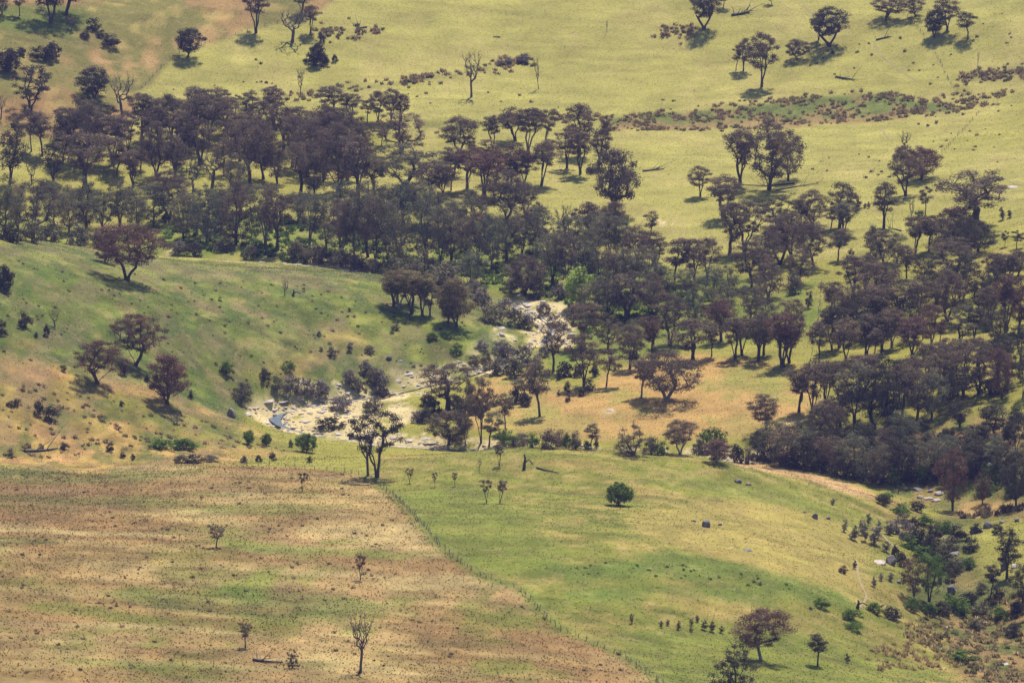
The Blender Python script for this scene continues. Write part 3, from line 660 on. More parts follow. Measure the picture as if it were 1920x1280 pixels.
# ------------------------------------------------------------------ woodland, row by row
row('trees along the far edge of the left woodland', '{o} tree from the left along the far edge of the left woodland',
 [(265,262,90,58,'S','b'),(322,264,82,50,'S','b'),(368,254,84,64,'S','b'),(410,223,56,48,'S','b'),(441,223,44,22,'P','b'),(468,229,56,42,'S','b'),(513,234,72,56,'S','b'),
  (622,222,58,56,'S','b'),(659,226,48,42,'S','b'),(689,230,42,28,'P','b'),(709,228,52,30,'S','b'),(733,229,56,34,'S','b'),(752,228,50,38,'S','r')])
row('open trees on the grass inside the left woodland', '{o} tree from the left on the open grass inside the left woodland',
 [(18,348,130,70,'W','d'),(59,284,84,36,'P','b'),(80,292,88,48,'P','b'),(118,302,84,50,'S','d'),(150,302,104,82,'G','b'),(158,353,100,112,'F','b'),(219,328,70,44,'P','b'),(240,290,78,42,'S','b'),
  (264,318,46,34,'P','b'),(293,331,98,60,'G','b'),(376,309,124,96,'F','b'),(470,352,118,84,'F','b'),(494,336,96,66,'G','b'),(564,364,100,84,'F','b'),(634,359,122,76,'G','b'),(670,379,108,62,'S','b')])
row('trees filling the middle of the left woodland', '{o} tree from the left in the middle row of the left woodland',
 [(212,308,90,72,'S','b'),(284,286,80,64,'S','b'),(334,284,76,50,'S','b'),(356,286,56,44,'S','b'),(432,276,68,46,'S','b'),(450,302,84,56,'S','b'),(476,284,66,46,'S','b'),(532,282,88,58,'S','b'),
  (548,312,96,56,'S','b'),(574,332,104,64,'W','b'),(604,292,84,74,'G','b'),(606,340,112,66,'W','b'),(640,290,82,76,'G','b'),(680,304,78,44,'S','b')])
row('bare trees at the front of the left woodland', '{o} bare tree from the left at the front of the left woodland',
 [(60,345,42,30,'D','b'),(363,360,58,44,'D','b'),(398,352,64,66,'D','b')])
row('gums between the left woodland and the middle paddock', '{o} gum from the left between left woodland and middle paddock',
 [(715,272,34,24,'P','b'),(752,286,76,88,'F','b'),(759,354,88,134,'F','o'),(846,357,58,36,'P','o'),(862,289,70,70,'G','b'),(880,294,42,30,'P','b'),(905,302,44,36,'P','b'),(924,281,64,40,'S','b'),
  (966,264,62,56,'S','b'),(990,289,88,60,'S','b'),(1022,272,70,36,'S','b'),(1026,296,34,28,'P','b'),(1015,348,82,50,'S','b')])
row('stand of slim gums beside the middle paddock', '{o} slim gum from the left in the stand beside the middle paddock',
 [(1063,316,74,44,'S','b'),(1086,292,92,62,'S','b'),(1088,327,80,52,'S','b'),(1122,314,72,44,'S','b'),(1137,284,68,30,'S','b')])
row('brownish gums at the creek end of the middle paddock', '{o} brownish gum from the left at the creek end of the middle paddock',
 [(850,330,52,54,'S','b'),(876,354,72,50,'S','r'),(902,416,56,40,'P','b'),(908,366,78,66,'S','r'),(930,344,74,64,'W','r'),(950,413,84,80,'G','b'),(958,348,78,66,'W','r'),(983,350,66,46,'S','r'),(985,404,58,48,'S','o'),(1008,436,60,44,'W','b'),(1060,448,56,50,'D','b')])
row('creekside trees left of the russet crest tree', '{o} creekside tree from the left, in the belt left of the russet crest tree',
 [(8,446,112,60,'W','o'),(34,440,100,56,'W','b'),(62,446,110,78,'F','b'),(100,424,76,60,'W','e'),(130,436,90,64,'W','o'),(162,428,84,58,'W','o'),(192,436,84,56,'W','e'),(225,428,84,60,'W','o')])
row('creekside trees between russet crest tree and the spur end', '{o} creekside tree from the left, in the belt right of the russet crest tree',
 [(258,436,88,58,'W','o'),(288,430,82,62,'W','e'),(317,410,84,78,'G','b'),(344,456,100,60,'W','o'),(368,440,88,58,'W','o'),(388,462,106,60,'W','e'),(416,440,90,62,'W','o'),(442,464,102,60,'W','b'),(498,462,100,60,'W','o'),
  (520,470,106,54,'S','b'),(580,470,104,62,'W','e'),(612,464,100,60,'W','o'),(640,480,112,60,'W','b'),(664,486,112,60,'W','e')])
row('tall creekside trees above the green spur', '{o} tall creekside tree from the left above the green spur',
 [(690,486,118,60,'W','o'),(704,500,112,58,'W','b'),(728,496,124,62,'W','e'),(752,500,120,64,'W','o'),(800,494,112,62,'W','e'),(826,496,112,62,'W','o'),(846,488,92,52,'W','b'),
  (838,548,62,70,'K','o'),(884,540,60,56,'W','e'),(872,476,78,52,'W','o'),(896,494,96,58,'W','b'),(922,500,96,56,'W','e'),(950,496,92,60,'W','o'),(978,488,88,60,'W','b'),(984,552,74,70,'R','b'),(1006,478,84,58,'W','e')])
row('olive trees in the rear of the creekside belt', '{o} olive tree from the left in the rear of the creekside belt',
 [(412,408,66,56,'W','o'),(452,404,58,52,'W','o'),(560,410,64,56,'W','o'),(650,418,68,62,'W','e'),(690,428,76,62,'W','o'),(722,418,70,60,'W','o'),(756,424,80,72,'W','e'),(790,428,78,62,'W','o'),(822,434,80,62,'W','o'),(852,438,76,60,'W','e'),(882,432,70,54,'W','o')])
row('round clump of gums on the green spur', '{o} gum from the left in the dense clump on the green spur',
 [(738,574,60,50,'S','t'),(749,580,68,56,'S','t'),(768,570,62,54,'S','t'),(772,588,76,54,'S','t'),(792,592,78,50,'S','t'),(806,592,66,40,'S','t'),(840,606,84,52,'R','t'),(856,612,88,62,'R','t')])
row('rear gums of the central creek wood', '{o} gum from the left in the rear of the central creek wood',
 [(1040,470,66,56,'W','o'),(1074,486,76,54,'W','e'),(1104,436,54,52,'R','r'),(1112,472,66,46,'W','o'),(1134,446,54,44,'S','b'),(1142,488,80,54,'W','o'),(1153,440,58,48,'S','b'),(1168,486,66,46,'W','e'),(1194,500,74,62,'S','b'),(1214,528,74,56,'W','o'),(1230,508,72,54,'S','b'),(1264,534,86,48,'P','b'),(1302,528,80,58,'S','b'),(1326,520,66,48,'W','b')])
row('middle gums of the central creek wood', '{o} gum from the left in the middle of the central creek wood',
 [(1018,520,88,58,'W','e'),(1036,532,88,56,'W','o'),(1064,536,92,60,'W','b'),(1096,534,88,62,'W','e'),(1124,530,78,54,'W','o'),(1152,544,84,54,'W','b'),(1184,556,86,62,'S','o'),(1226,556,74,54,'W','e'),(1252,556,66,54,'W','o'),(1290,560,58,54,'W','o'),(1336,572,80,58,'W','e')])
row('front gums of the central creek wood', '{o} gum from the left at the front of the central creek wood',
 [(1092,652,80,64,'S','b'),(1110,590,62,58,'W','o'),(1140,654,74,60,'W','b'),(1142,592,72,54,'W','e'),(1176,597,84,86,'S','b'),(1194,664,70,46,'W','o'),(1222,588,74,56,'W','b'),(1304,604,74,62,'W','e'),(1352,606,76,62,'W','o'),(1352,640,78,60,'S','r')])
row('dark gums below the biggest paddock gum', '{o} dark gum from the left in the group below the biggest paddock gum',
 [(1368,477,104,74,'F','b'),(1396,472,92,78,'F','b'),(1410,538,86,74,'G','b'),(1432,516,84,72,'W','b'),(1458,432,60,76,'F','d'),(1462,496,86,76,'G','b'),(1484,486,80,72,'G','b'),(1526,502,82,68,'G','b'),(1496,534,70,60,'W','b'),(1365,566,76,60,'W','o'),(1440,560,72,60,'W','b'),(1571,488,62,38,'P','b')])
row('gums in front of the fence gap of the right wood', '{o} gum from the left in the front line beside the grassy gap',
 [(1378,673,76,48,'S','b'),(1391,666,66,42,'S','b'),(1406,600,78,60,'W','b'),(1422,676,88,58,'S','b'),(1432,666,74,44,'S','b'),(1444,620,66,54,'W','b'),(1467,688,90,68,'S','r'),(1480,680,76,56,'S','b'),(1482,622,66,56,'W','b')])
row('upper gums of the right wood', '{o} gum from the left in the upper part of the right wood',
 [(1600,562,80,58,'S','b'),(1624,548,64,50,'S','b'),(1636,458,36,38,'B','o'),(1642,580,80,62,'S','b'),(1656,492,58,48,'S','b'),(1662,548,80,62,'W','b'),(1682,494,54,44,'W','o'),(1700,522,64,38,'P','b'),(1716,474,62,42,'S','b'),(1732,538,56,44,'W','d'),(1742,470,68,48,'S','b'),(1764,474,72,52,'W','b'),(1790,454,64,62,'R','r'),(1792,514,66,96,'F','b'),(1812,494,84,62,'W','d'),(1834,474,60,58,'R','d'),(1866,522,48,38,'R','r'),(1884,462,32,16,'P','d'),(1890,546,66,58,'S','b'),(1906,466,34,24,'P','d'),(1908,518,48,38,'R','b')])
row('gums in the middle of the right wood', '{o} gum from the left in the middle of the right wood',
 [(1536,684,82,44,'P','b'),(1560,656,76,44,'S','d'),(1574,652,74,42,'S','d'),(1586,677,78,62,'S','b'),(1600,620,80,64,'W','b'),(1624,666,70,54,'S','b'),(1638,673,62,36,'P','b'),(1640,626,82,66,'S','b'),(1654,660,70,44,'S','b'),(1672,652,72,46,'S','b'),(1690,610,78,66,'S','b'),(1710,673,74,68,'S','r'),(1722,600,76,62,'W','b'),(1746,652,84,54,'S','r'),(1762,640,34,24,'P','b'),(1776,604,92,72,'G','b'),(1800,646,76,72,'F','o'),(1840,602,76,52,'S','d'),(1858,608,66,46,'S','b'),(1886,622,98,60,'S','r'),(1910,624,84,50,'S','r')])
row('lower gums of the right wood', '{o} gum from the left in the lower part of the right wood',
 [(1736,716,72,62,'S','b'),(1762,742,84,72,'W','b'),(1784,706,66,56,'S','b'),(1806,744,84,76,'W','b'),(1832,700,66,64,'G','b'),(1836,738,92,84,'F','b'),(1872,706,70,46,'S','d'),(1878,747,86,50,'W','r'),(1914,676,64,42,'S','d'),(1918,744,76,36,'W','d')])
row('dense line of gums beyond the tan flat', '{o} gum from the left in the dense line beyond the tan flat',
 [(1498,772,74,53,'S','b'),(1523,778,91,57,'S','b'),(1548,758,74,47,'S','b'),(1578,772,84,48,'S','b'),(1602,792,103,77,'W','o'),(1620,736,69,78,'S','b'),(1640,802,101,83,'G','d'),(1662,764,86,59,'W','d'),(1692,776,93,59,'S','b'),(1720,782,99,68,'W','b'),(1746,786,97,63,'W','e'),(1782,768,80,62,'W','d')])
row('scrubby trees above the near crest at right', '{o} scrubby tree from the left in the thicket above the pink crest strip',
 [(1446,862,67,62,'W','o'),(1476,872,80,89,'W','b'),(1508,874,69,63,'W','e'),(1532,876,63,59,'W','d'),(1546,842,93,78,'G','b'),(1562,886,78,66,'W','b'),(1600,894,82,66,'W','e'),(1622,862,65,57,'W','d'),(1642,904,84,66,'W','o'),(1660,866,59,53,'W','b'),(1686,860,86,53,'W','e'),(1690,902,76,66,'W','d'),(1724,892,65,66,'W','o')])
row('dark trees at the right edge above the gully', '{o} dark tree from the left above the gully at the right edge',
 [(1748,868,53,53,'W','b'),(1768,886,63,62,'W','e'),(1812,892,59,63,'W','d'),(1838,862,65,55,'W','o'),(1866,838,82,51,'P','d'),(1872,880,69,66,'W','e'),(1904,850,69,51,'W','d'),(1916,900,63,53,'W','o')])

row('gums thickening the far side of the left woodland', '{o} gum from the left in the second line of the left woodland',
 [(130,262,60,56,'S','b'),(168,276,70,60,'S','b'),(196,262,64,54,'S','d'),(300,268,74,56,'S','b'),(346,274,80,56,'W','b'),(392,262,76,56,'S','b'),(424,250,62,46,'S','b'),(456,262,66,52,'W','b'),(492,262,74,56,'S','b'),(556,262,60,60,'S','b'),(582,276,72,60,'W','b'),(622,262,58,58,'S','b')])
row('gums thickening the near side of the left woodland', '{o} gum from the left in the near line of the left woodland',
 [(100,340,80,60,'W','d'),(250,352,70,50,'S','b'),(330,336,76,54,'S','b'),(420,330,84,60,'W','b'),(440,366,70,56,'W','o'),(520,344,90,62,'W','b'),(590,366,84,60,'W','b'),(652,338,80,56,'S','b'),(700,366,76,56,'S','o'),(806,372,64,58,'S','b'),(830,366,54,46,'W','b')])
row('gums thickening the right wood', '{o} gum from the left among the gaps of the right wood',
 [(1556,596,70,56,'S','b'),(1580,620,74,56,'W','b'),(1614,640,72,54,'W','d'),(1664,620,78,60,'W','b'),(1702,640,76,58,'W','d'),(1756,570,70,60,'W','d'),(1806,566,76,62,'W','d'),(1826,640,66,52,'S','d'),(1862,566,76,60,'W','d'),(1868,656,70,54,'W','d'),(1890,720,76,56,'W','d'),(1800,800,50,50,'W','d'),(1668,806,80,60,'W','d'),(1576,800,70,56,'W','b'),(1700,742,70,60,'S','b')])

# ------------------------------------------------------------------ shrubs and bushes
def shrubs(group, tpl, items, t='B', c='o'):
    for i, it in enumerate(sorted(items), 1):
        u, v, h, w = it[:4]; plant(u, v, h, w, it[4] if len(it) > 4 else t, it[5] if len(it) > 5 else c, tpl.format(o=ORD[i]), group)
shrubs('shrubs on the upper left slope', '{o} dark shrub from the left on the brown upper left slope', [(15,134,42,44,'K','d'),(40,103,14,24),(72,110,24,40),(98,111,32,46),(175,56,24,30),(207,86,22,44),(190,70,14,20),(160,72,16,22)], c='d')
shrubs('bushes at the top of the far paddock', '{o} bush from the left in the clump below the spreading dead tree', [(578,118,20,18),(592,123,42,34,'K','d'),(606,120,20,22),(612,118,14,16),(628,116,14,14),(603,80,20,16)], c='d')
shrubs('shrubs along the far paddock ditch', '{o} grey shrub from the left along the far paddock ditch', [(938,122,10,18),(955,119,12,18),(975,118,12,16),(986,118,18,22)], c='p')
shrubs('understorey shrubs at the foot of the creekside belt', '{o} low shrub from the left at the foot of the creekside belt',
 [(20,452,34,50,'B','d'),(60,454,40,50),(96,452,36,46),(150,462,38,56),(186,456,30,36),(205,470,20,30),(335,474,22,40,'B','p'),(362,478,24,44,'B','d'),(420,470,28,44),(470,482,24,36),(555,484,34,44),(586,490,30,46),(606,494,34,44,'B','d'),(640,500,34,50),(668,506,30,44,'B','d'),(700,512,28,40),(736,516,34,50),(780,520,36,54),(800,512,46,44)], c='o')
shrubs('grey shrubs around the upper creek bend', '{o} grey shrub from the left around the upper creek bend',
 [(890,548,24,30),(906,572,36,40),(924,604,34,60,'B','o'),(950,590,32,40),(968,612,36,46,'B','o'),(990,616,30,40),(1006,560,32,36,'B','d'),(958,548,26,36,'B','o'),(1020,590,24,36),(1040,612,26,30),(1050,560,30,40)], c='p')
shrubs('shrubs on the pale sand of the middle creek', '{o} shrub from the left on the pale sand of the middle creek',
 [(905,652,16,34),(938,660,24,36),(950,672,30,40),(890,682,18,26,'B','b'),(912,678,22,26,'B','b'),(930,700,30,56,'B','o'),(965,705,34,54,'B','o'),(985,680,36,60),(1005,700,28,44,'B','o'),(1020,668,20,30)], c='p')
shrubs('scrub along the lower creek bed', '{o} scrub bush from the left along the lower creek bed',
 [(425,700,24,30,'B','g'),(452,750,34,40,'B','o'),(462,738,22,28,'B','o'),(498,712,22,26,'B','d'),(520,730,27,28,'B','o'),(545,732,30,40,'B','p'),(570,738,30,46,'B','p'),(600,742,30,50,'B','p'),(655,720,28,36,'B','p'),(672,735,28,35,'B','o'),(685,700,25,32,'B','p'),(700,715,28,32,'B','o'),(712,728,36,40,'B','p'),(640,768,26,50,'B','p'),(700,770,27,40,'B','o'),(718,745,26,40,'B','d'),(620,802,22,60,'B','d'),(785,790,23,32,'B','p'),(800,760,26,36,'B','d')][:29], c='o')
shrubs('bushes under the wide flat crowned creek gum', '{o} bush from the left under the flat crowned creek gum',
 [(815,772,30,30,'B','d'),(858,768,28,40),(872,776,34,36),(888,776,36,34),(905,770,30,34),(926,760,26,24),(968,755,34,30,'B','d'),(985,760,24,36,'B','d'),(796,792,26,30,'B','d'),(880,752,40,24)], c='o')
shrubs('small shrubs on the tan flat', '{o} small shrub from the left on the tan flat', [(1048,712,18,14),(1063,738,24,14),(1065,752,18,12,'B','b'),(1090,742,16,14),(1104,731,24,24,'B','o'),(1115,705,26,22),(1084,706,24,24),(1060,705,28,40),(1188,676,22,24),(1230,672,20,18),(1048,742,12,8,'B','b')], c='d')
shrubs('shrubs peeping over the near crest', '{o} shrub from the left just behind the near crest', [(950,833,28,46,'B','g'),(980,836,24,50,'B','o'),(1000,838,28,22,'B','g'),(1030,840,34,50,'B','b'),(1050,838,32,30,'B','b'),(1062,840,30,22,'B','g'),(1080,842,34,30,'B','o'),(1118,838,18,12,'B','d'),(1100,842,16,20,'B','g'),(1220,850,32,34,'B','o'),(1240,852,26,30,'B','g'),(1310,852,30,30,'B','o'),(1335,832,32,60,'B','g'),(1382,866,34,36,'B','d'),(1404,868,30,30,'B','o'),(1420,852,44,30,'W','d')])
shrubs('dark shrubs on the left hillside', '{o} dark shrub from the left on the left hillside', [(10,542,44,48),(4,628,30,22),(46,614,30,32),(88,630,22,16),(68,632,10,10),(73,778,28,22),(95,786,26,40),(20,762,12,18),(30,762,14,14),(276,716,14,12),(358,748,18,12),(120,696,12,14,'B','g'),(228,760,10,12)], c='d')
shrubs('bushes in the gully under the left hillside', '{o} bush from the left in the gully under the left hillside', [(20,858,12,14),(120,842,14,22),(205,846,16,18),(230,858,12,14),(250,862,12,12),(340,868,16,40,'B','o'),(365,868,18,36),(395,866,14,36,'B','o'),(458,868,14,18),(485,866,14,16),(512,864,18,16),(545,838,14,12,'B','g'),(580,868,14,12),(300,840,20,60,'B','g'),(345,842,20,60,'B','g')], c='d')
shrubs('little shrubs on the green spur', '{o} little shrub from the left on the green spur', [(598,630,10,10),(602,658,8,10),(622,668,18,22),(656,660,18,14),(693,662,16,22),(655,584,8,8),(540,690,14,38,'B','g'),(742,618,12,18),(810,636,14,30,'B','g'),(838,632,14,26,'B','g'),(855,662,20,26,'B','g'),(735,625,8,10)], c='o')
shrubs('shrubs on the flank of the near green hill', '{o} upright shrub from the left on the flank of the near green hill', [(1562,946,14,10),(1583,996,24,10),(1603,1012,28,16),(1616,1002,30,14),(1622,1014,34,14),(1640,1020,34,24),(1628,984,26,12),(1648,1000,24,12),(1668,1002,28,20),(1662,1034,24,16),(1596,1010,14,12),(1640,1100,20,10),(1652,1088,16,8),(1670,1088,16,12)], t='U', c='p')
shrubs('low dark shrubs low on the green hill', '{o} low dark shrub from the left on the lower green hill', [(1540,1138,20,36),(1594,1160,22,50,'B','g'),(1600,1180,14,44),(1640,1148,20,40,'B','g'),(1672,1158,22,44,'B','d'),(1581,1074,16,18,'B','r'),(1603,1066,16,10,'U','r')], c='g')
shrubs('upright dry shrubs in the near green paddock', '{o} upright dry shrub from the left in the near green paddock', [(1240,1176,16,8),(1252,1172,12,8),(1184,1168,22,8),(1272,1180,18,10),(1297,1172,14,8),(1296,1184,10,8),(1320,1180,18,14),(1337,1184,20,14),(1352,1186,16,10),(1308,1166,14,8),(1590,1242,18,10)], t='U', c='r')
shrubs('bushes in the right gully', '{o} bush from the left in the right gully', [(1680,1000,26,30,'B','p'),(1702,1010,36,40,'B','p'),(1722,1024,38,40),(1745,1040,38,44),(1712,1026,24,50,'B','g'),(1735,1045,24,60,'B','g'),(1770,1062,32,50),(1795,1012,30,40),(1770,1000,26,50,'B','g'),(1820,1032,28,34),(1690,962,20,44,'B','g'),(1660,940,18,40,'B','g'),(1720,958,20,34,'B','d'),(1655,945,20,30,'B','d'),(1800,1148,30,50,'B','g'),(1780,1136,24,44,'B','g'),(1840,1112,24,30,'B','o'),(1765,1150,24,40,'B','d'),(1830,1000,20,26),(1870,1120,20,26),(1850,920,22,60,'B','g'),(1905,920,20,50,'B','g'),(1800,1240,22,60,'B','g'),(1690,1060,26,24,'B','d'),(1680,1046,26,20,'B','d'),(1710,1145,26,34,'B','g')], c='d')
shrubs('scrub filling the fold of the lower gully', '{o} scrub bush from the left in the fold of the lower gully', [(1690,980,20,34,'B','o'),(1712,992,24,36,'B','d'),(1735,985,20,40,'B','g'),(1752,1010,28,40,'B','d'),(1780,1030,26,44,'B','o'),(1752,1062,30,40,'B','d'),(1790,1070,26,40,'B','o'),(1815,1062,20,36,'B','g'),(1780,1090,24,30,'B','d'),(1815,1130,22,40,'B','d'),(1840,1150,24,40,'B','o'),(1875,1160,24,44,'B','g'),(1900,1190,24,40,'B','d'),(1830,1180,20,36,'B','o'),(1905,1150,24,30,'B','d'),(1742,1150,22,40,'B','g'),(1870,1000,20,24,'B','d')])
shrubs('shrubs beside the grassy fence gap', '{o} shrub from the left beside the grassy fence gap', [(1490,550,42,34,'B','o'),(1516,578,32,14,'U','d'),(1503,606,14,12),(1528,702,12,10,'U','g'),(1642,482,28,40,'B','o'),(1595,488,22,16),(1700,506,30,14,'U','d'),(1608,394,24,16,'U','d'),(1622,390,10,8,'U','d'),(1629,390,12,8,'U','d'),(1800,660,12,14),(1725,410,16,26,'B','g'),(1880,412,24,12,'U','d'),(1893,408,16,10,'U','d'),(1856,740,30,40,'B','d')], c='d')
shrubs('dark undergrowth of the thicket above the near crest', '{o} dark bush from the left in the thicket above the near crest', [(1430,866,34,44),(1462,872,34,46,'B','o'),(1490,876,32,44),(1516,880,34,44,'B','e'),(1544,884,34,46),(1570,890,34,44,'B','o'),(1596,896,34,46),(1618,902,32,44,'B','e'),(1648,908,32,44),(1676,908,32,46,'B','g'),(1702,900,32,44),(1732,900,30,46,'B','g'),(1756,896,30,44),(1788,900,30,46,'B','g'),(1826,896,30,46),(1860,900,30,46,'B','g'),(1890,896,30,46)], c='d')
shrubs('scrub on the right bank above the gully', '{o} scrub bush from the left on the right bank above the gully', [(1580,826,22,30),(1606,830,30,34,'B','d'),(1660,820,24,30),(1700,812,26,34,'B','o'),(1730,806,26,30,'B','o'),(1740,836,28,30),(1770,826,24,24,'B','d'),(1785,846,22,26),(1800,790,16,20,'B','b'),(1820,830,34,40,'B','d'),(1845,820,30,34,'B','d'),(1890,822,26,30,'B','d'),(1905,786,22,30,'B','d'),(1716,840,20,26),(1576,860,26,30),(1626,842,22,24)], c='o')

# ------------------------------------------------------------------ rocks
def rock_mesh(name, seed, flat):
    import bmesh
    bm = bmesh.new(); r = np.random.default_rng(seed)
    for k in range(30):
        p = r.normal(size=3); p /= np.linalg.norm(p); p = np.sign(p) * np.abs(p) ** .6; p = p / 1.15; p = p * (.75 + .3 * r.random()) * np.array((1, .85, 1)); p[2] = max(p[2], -.5) * flat; bm.verts.new(p)
    h = bmesh.ops.convex_hull(bm, input=bm.verts); bmesh.ops.delete(bm, geom=[g for g in set(h['geom_interior']) | set(h['geom_unused']) if isinstance(g, bmesh.types.BMVert)], context='VERTS')
    bmesh.ops.bevel(bm, geom=list(bm.edges), offset=.05, segments=1, affect='EDGES')
    me = bpy.data.meshes.new(name); bm.to_mesh(me); bm.free(); me.materials.append(M_ROCK); return me
ROCKS = [rock_mesh(f'boulder_{i}', i * 3 + 1, .72) for i in range(6)]; SLABS = [rock_mesh(f'slab_{i}', i * 5 + 2, .24) for i in range(6)]
def rock(u, v, w, h, label, mat=None, slab=False, group=None, name=None):
    p = g1(u, v); m = p[1] / .974 / FPX; me = random.choice(SLABS if slab else ROCKS); s = w * m / 2; hz = (h * m / (.24 if slab else .72) / (2.6 if slab and w < 60 else 1.5))
    o = add(name or ('rock_slab' if slab else 'boulder'), me, loc=(p[0], p[1] + s * .3, (min(float(hgt(p[0] + a * s * .8, p[1] + s * .3 + b * s)) for a in (-1, 0, 1) for b in (-1, 0, 1)) * .35 + p[2] * .65 + .04 if slab else p[2] + hz * .16)), label=label, category='rock')
    o.scale = (s * random.uniform(.7, 1.1), s * (1.0 if not slab else random.uniform(.9, 1.8)), hz * random.uniform(.7, 1.2)); o.rotation_euler = (0, 0, random.random() * 6.28 if not slab else random.random() * .8 - .4)
    if mat: o.material_slots[0].link = 'OBJECT'; o.material_slots[0].material = mat
    if group: o['group'] = group
    return o
for a in [
 (1325,988,22,24,'large upright grey boulder alone on the near green hill'),(1302,978,12,7,'small flat rock left of the large upright boulder'),(1350,985,10,6,'small flat rock right of the large upright boulder'),
 (1384,905,20,9,'left rock of the pair near the green hill crest'),(1403,909,14,7,'right rock of the pair near the green hill crest'),(1508,961,9,6,'leftmost rock of the trio right of the green hill crest'),(1530,972,18,14,'middle rock of the trio right of the green hill crest'),(1553,973,12,9,'rightmost rock of the trio right of the green hill crest'),
 (1670,1058,24,26,'rounded granite boulder at the end of the pale slab'),(1784,1112,24,28,'dark egg shaped boulder in the right gully'),(1763,1095,14,32,'standing dark rock beside the yellow green tree'),
 (1830,1000,26,18,'left dark boulder of the stacked pair on the right bank'),(1852,990,24,20,'right dark boulder of the stacked pair on the right bank'),(1907,978,14,12,'small dark boulder at the far right bank'),(1878,980,20,8,'low dark rock between the right bank boulders'),
 (1882,1068,24,24,'dark boulder under the umbrella tree at the right edge'),(1520,1142,10,8,'small grey rock among low shrubs of the green hill'),(1685,1092,14,9,'little dark rock below the granite boulder'),
 (729,675,16,12,'dark rock of the pair on the green spur'),(1855,880,20,18,'pale boulder in the scrub above the right gully'),(434,782,22,24,'grey boulder left of the creek sand')]:
    rock(*a, mat=M_DKROCK if 'dark' in a[4] else M_ROCK)
for a in [(1648,1056,40,16,'pale granite slab at the foot of the cattle track'),(750,676,20,8,'grey flat rock of the pair on the green spur'),(1900,352,32,7,'pale rock slab beside the huge spreading gum'),(1905,1062,26,20,'pinkish rock at the right edge under the umbrella tree'),
          (1400,1032,22,6,'flat grey rock outcrop in the near green hill grass'),(1372,1026,10,4,'little pale rock in the near green hill grass'),(1145,769,28,5,'pale bare rock patch on the tan flat'),(1010,555,34,12,'large tan boulder slab above the upper creek bend'),(1905,848,34,22,'pale rock outcrop at the right edge in scrub'),
          (1840,1166,30,8,'pale flat rock in the red brown gully grass'),(1772,1176,24,8,'white grey rock ledge low on the gully side'),(1862,1218,26,8,'flat grey rock low at the right'),(1885,1246,26,10,'pale rock in the dry grass, bottom right'),(1790,1036,40,6,'long ledge across the right gully'),(1806,1052,44,7,'nearer long ledge across the right gully'),(1838,1000,50,8,'sloping ledge below the stacked dark boulders')]:
    rock(*a, mat=M_PALEROCK if ('pale' in a[4] or 'tan' in a[4] or 'white' in a[4] or 'pink' in a[4]) else M_ROCK, slab=True)
cr = [(462,775,24,8),(480,762,26,8),(498,745,40,8),(512,766,22,8),(530,748,36,7),(545,772,26,9),(560,745,30,6),(575,790,24,8),(602,772,22,7),(598,748,30,6),(625,752,26,6),(640,762,22,7),(650,775,26,6),(668,818,46,7),(640,812,30,6),(700,815,26,6),(690,824,40,6),(740,818,36,6),(770,822,40,6),(800,820,40,7),(815,828,40,6),(715,762,20,6),(745,712,26,9),(765,700,30,10),(755,722,24,8),(890,690,24,6),(905,690,34,8),(925,686,34,8)]
for i, c in enumerate(sorted(cr), 1): rock(*c[:4], f'{ORD[i]} pale granite rock from the left along the lower creek', M_PALEROCK, slab=True, group='pale rocks along the lower creek', name='creek_rock')
cr = [(938,616,26,8),(942,630,24,8),(930,652,26,7),(955,570,30,6),(972,574,30,6),(992,570,40,7),(1000,586,24,8),(1015,576,34,6),(1030,600,22,8),(975,556,18,9),(1040,630,20,12),(1070,635,22,16),(1060,645,22,12),(895,545,14,8),(1062,622,18,8),(985,545,14,12)]
for i, c in enumerate(sorted(cr), 1): rock(*c[:4], f'{ORD[i]} pale granite rock from the left around the upper creek bend', M_PALEROCK, slab=i % 4 > 0, group='pale rocks around the upper creek bend', name='creek_rock')
cr = [(1625,888,20,10),(1640,896,26,10),(1655,902,18,8),(1610,884,14,8),(1690,912,16,8),(1720,918,26,6),(1745,922,18,7),(1762,926,26,7),(1740,936,22,8),(1755,940,24,7),(1725,934,16,7)]
for i, c in enumerate(sorted(cr), 1): rock(*c[:4], f'{ORD[i]} pale rock from the left in the stony bed of the right gully', M_PALEROCK if i % 3 else M_ROCK, group='rocks in the stony bed of the right gully', name='creek_rock')

# countless small stones in the creek bed
def stones(n):
    V, F, k0 = [], [], 0; base = []
    for i in range(5):
        me = ROCKS[i]; me.calc_loop_triangles(); base.append((np.array([v.co for v in me.vertices]), np.array([t.vertices for t in me.loop_triangles])))
    vis_creek = creek[(creek[:, 1] < 1590)]; done = 0
    while done < n:
        p = vis_creek[rng.integers(0, len(vis_creek))]; x, y = p[0] + rng.normal() * 4.5, p[1] + rng.normal() * 7
        if samp0(C, x, y)[2] < .10: continue
        sz = .18 + .75 * rng.random() ** 3; bv, bf = base[rng.integers(0, 5)]; a = rng.random() * 6.28; R2 = np.array(((math.cos(a), -math.sin(a), 0), (math.sin(a), math.cos(a), 0), (0, 0, .7)))
        V.append(bv @ R2.T * sz * np.array((1.3, 1, .8)) + np.array((x, y, float(hgt(x, y)) + .05 * sz))); F.append(bf + k0); k0 += len(bv); done += 1
    add('stones', make_mesh('stones', np.concatenate(V), np.concatenate(F), M_PALEROCK), kind='stuff', label='small pale stones strewn along the creek bed', category='stones')
def samp0(A, x, y): return A[min(max(int((y - GY[0]) / 2.5 + .5), 0), len(GY) - 1), min(max(int(x - GX[0] + .5), 0), len(GX) - 1)]
stones(1500)

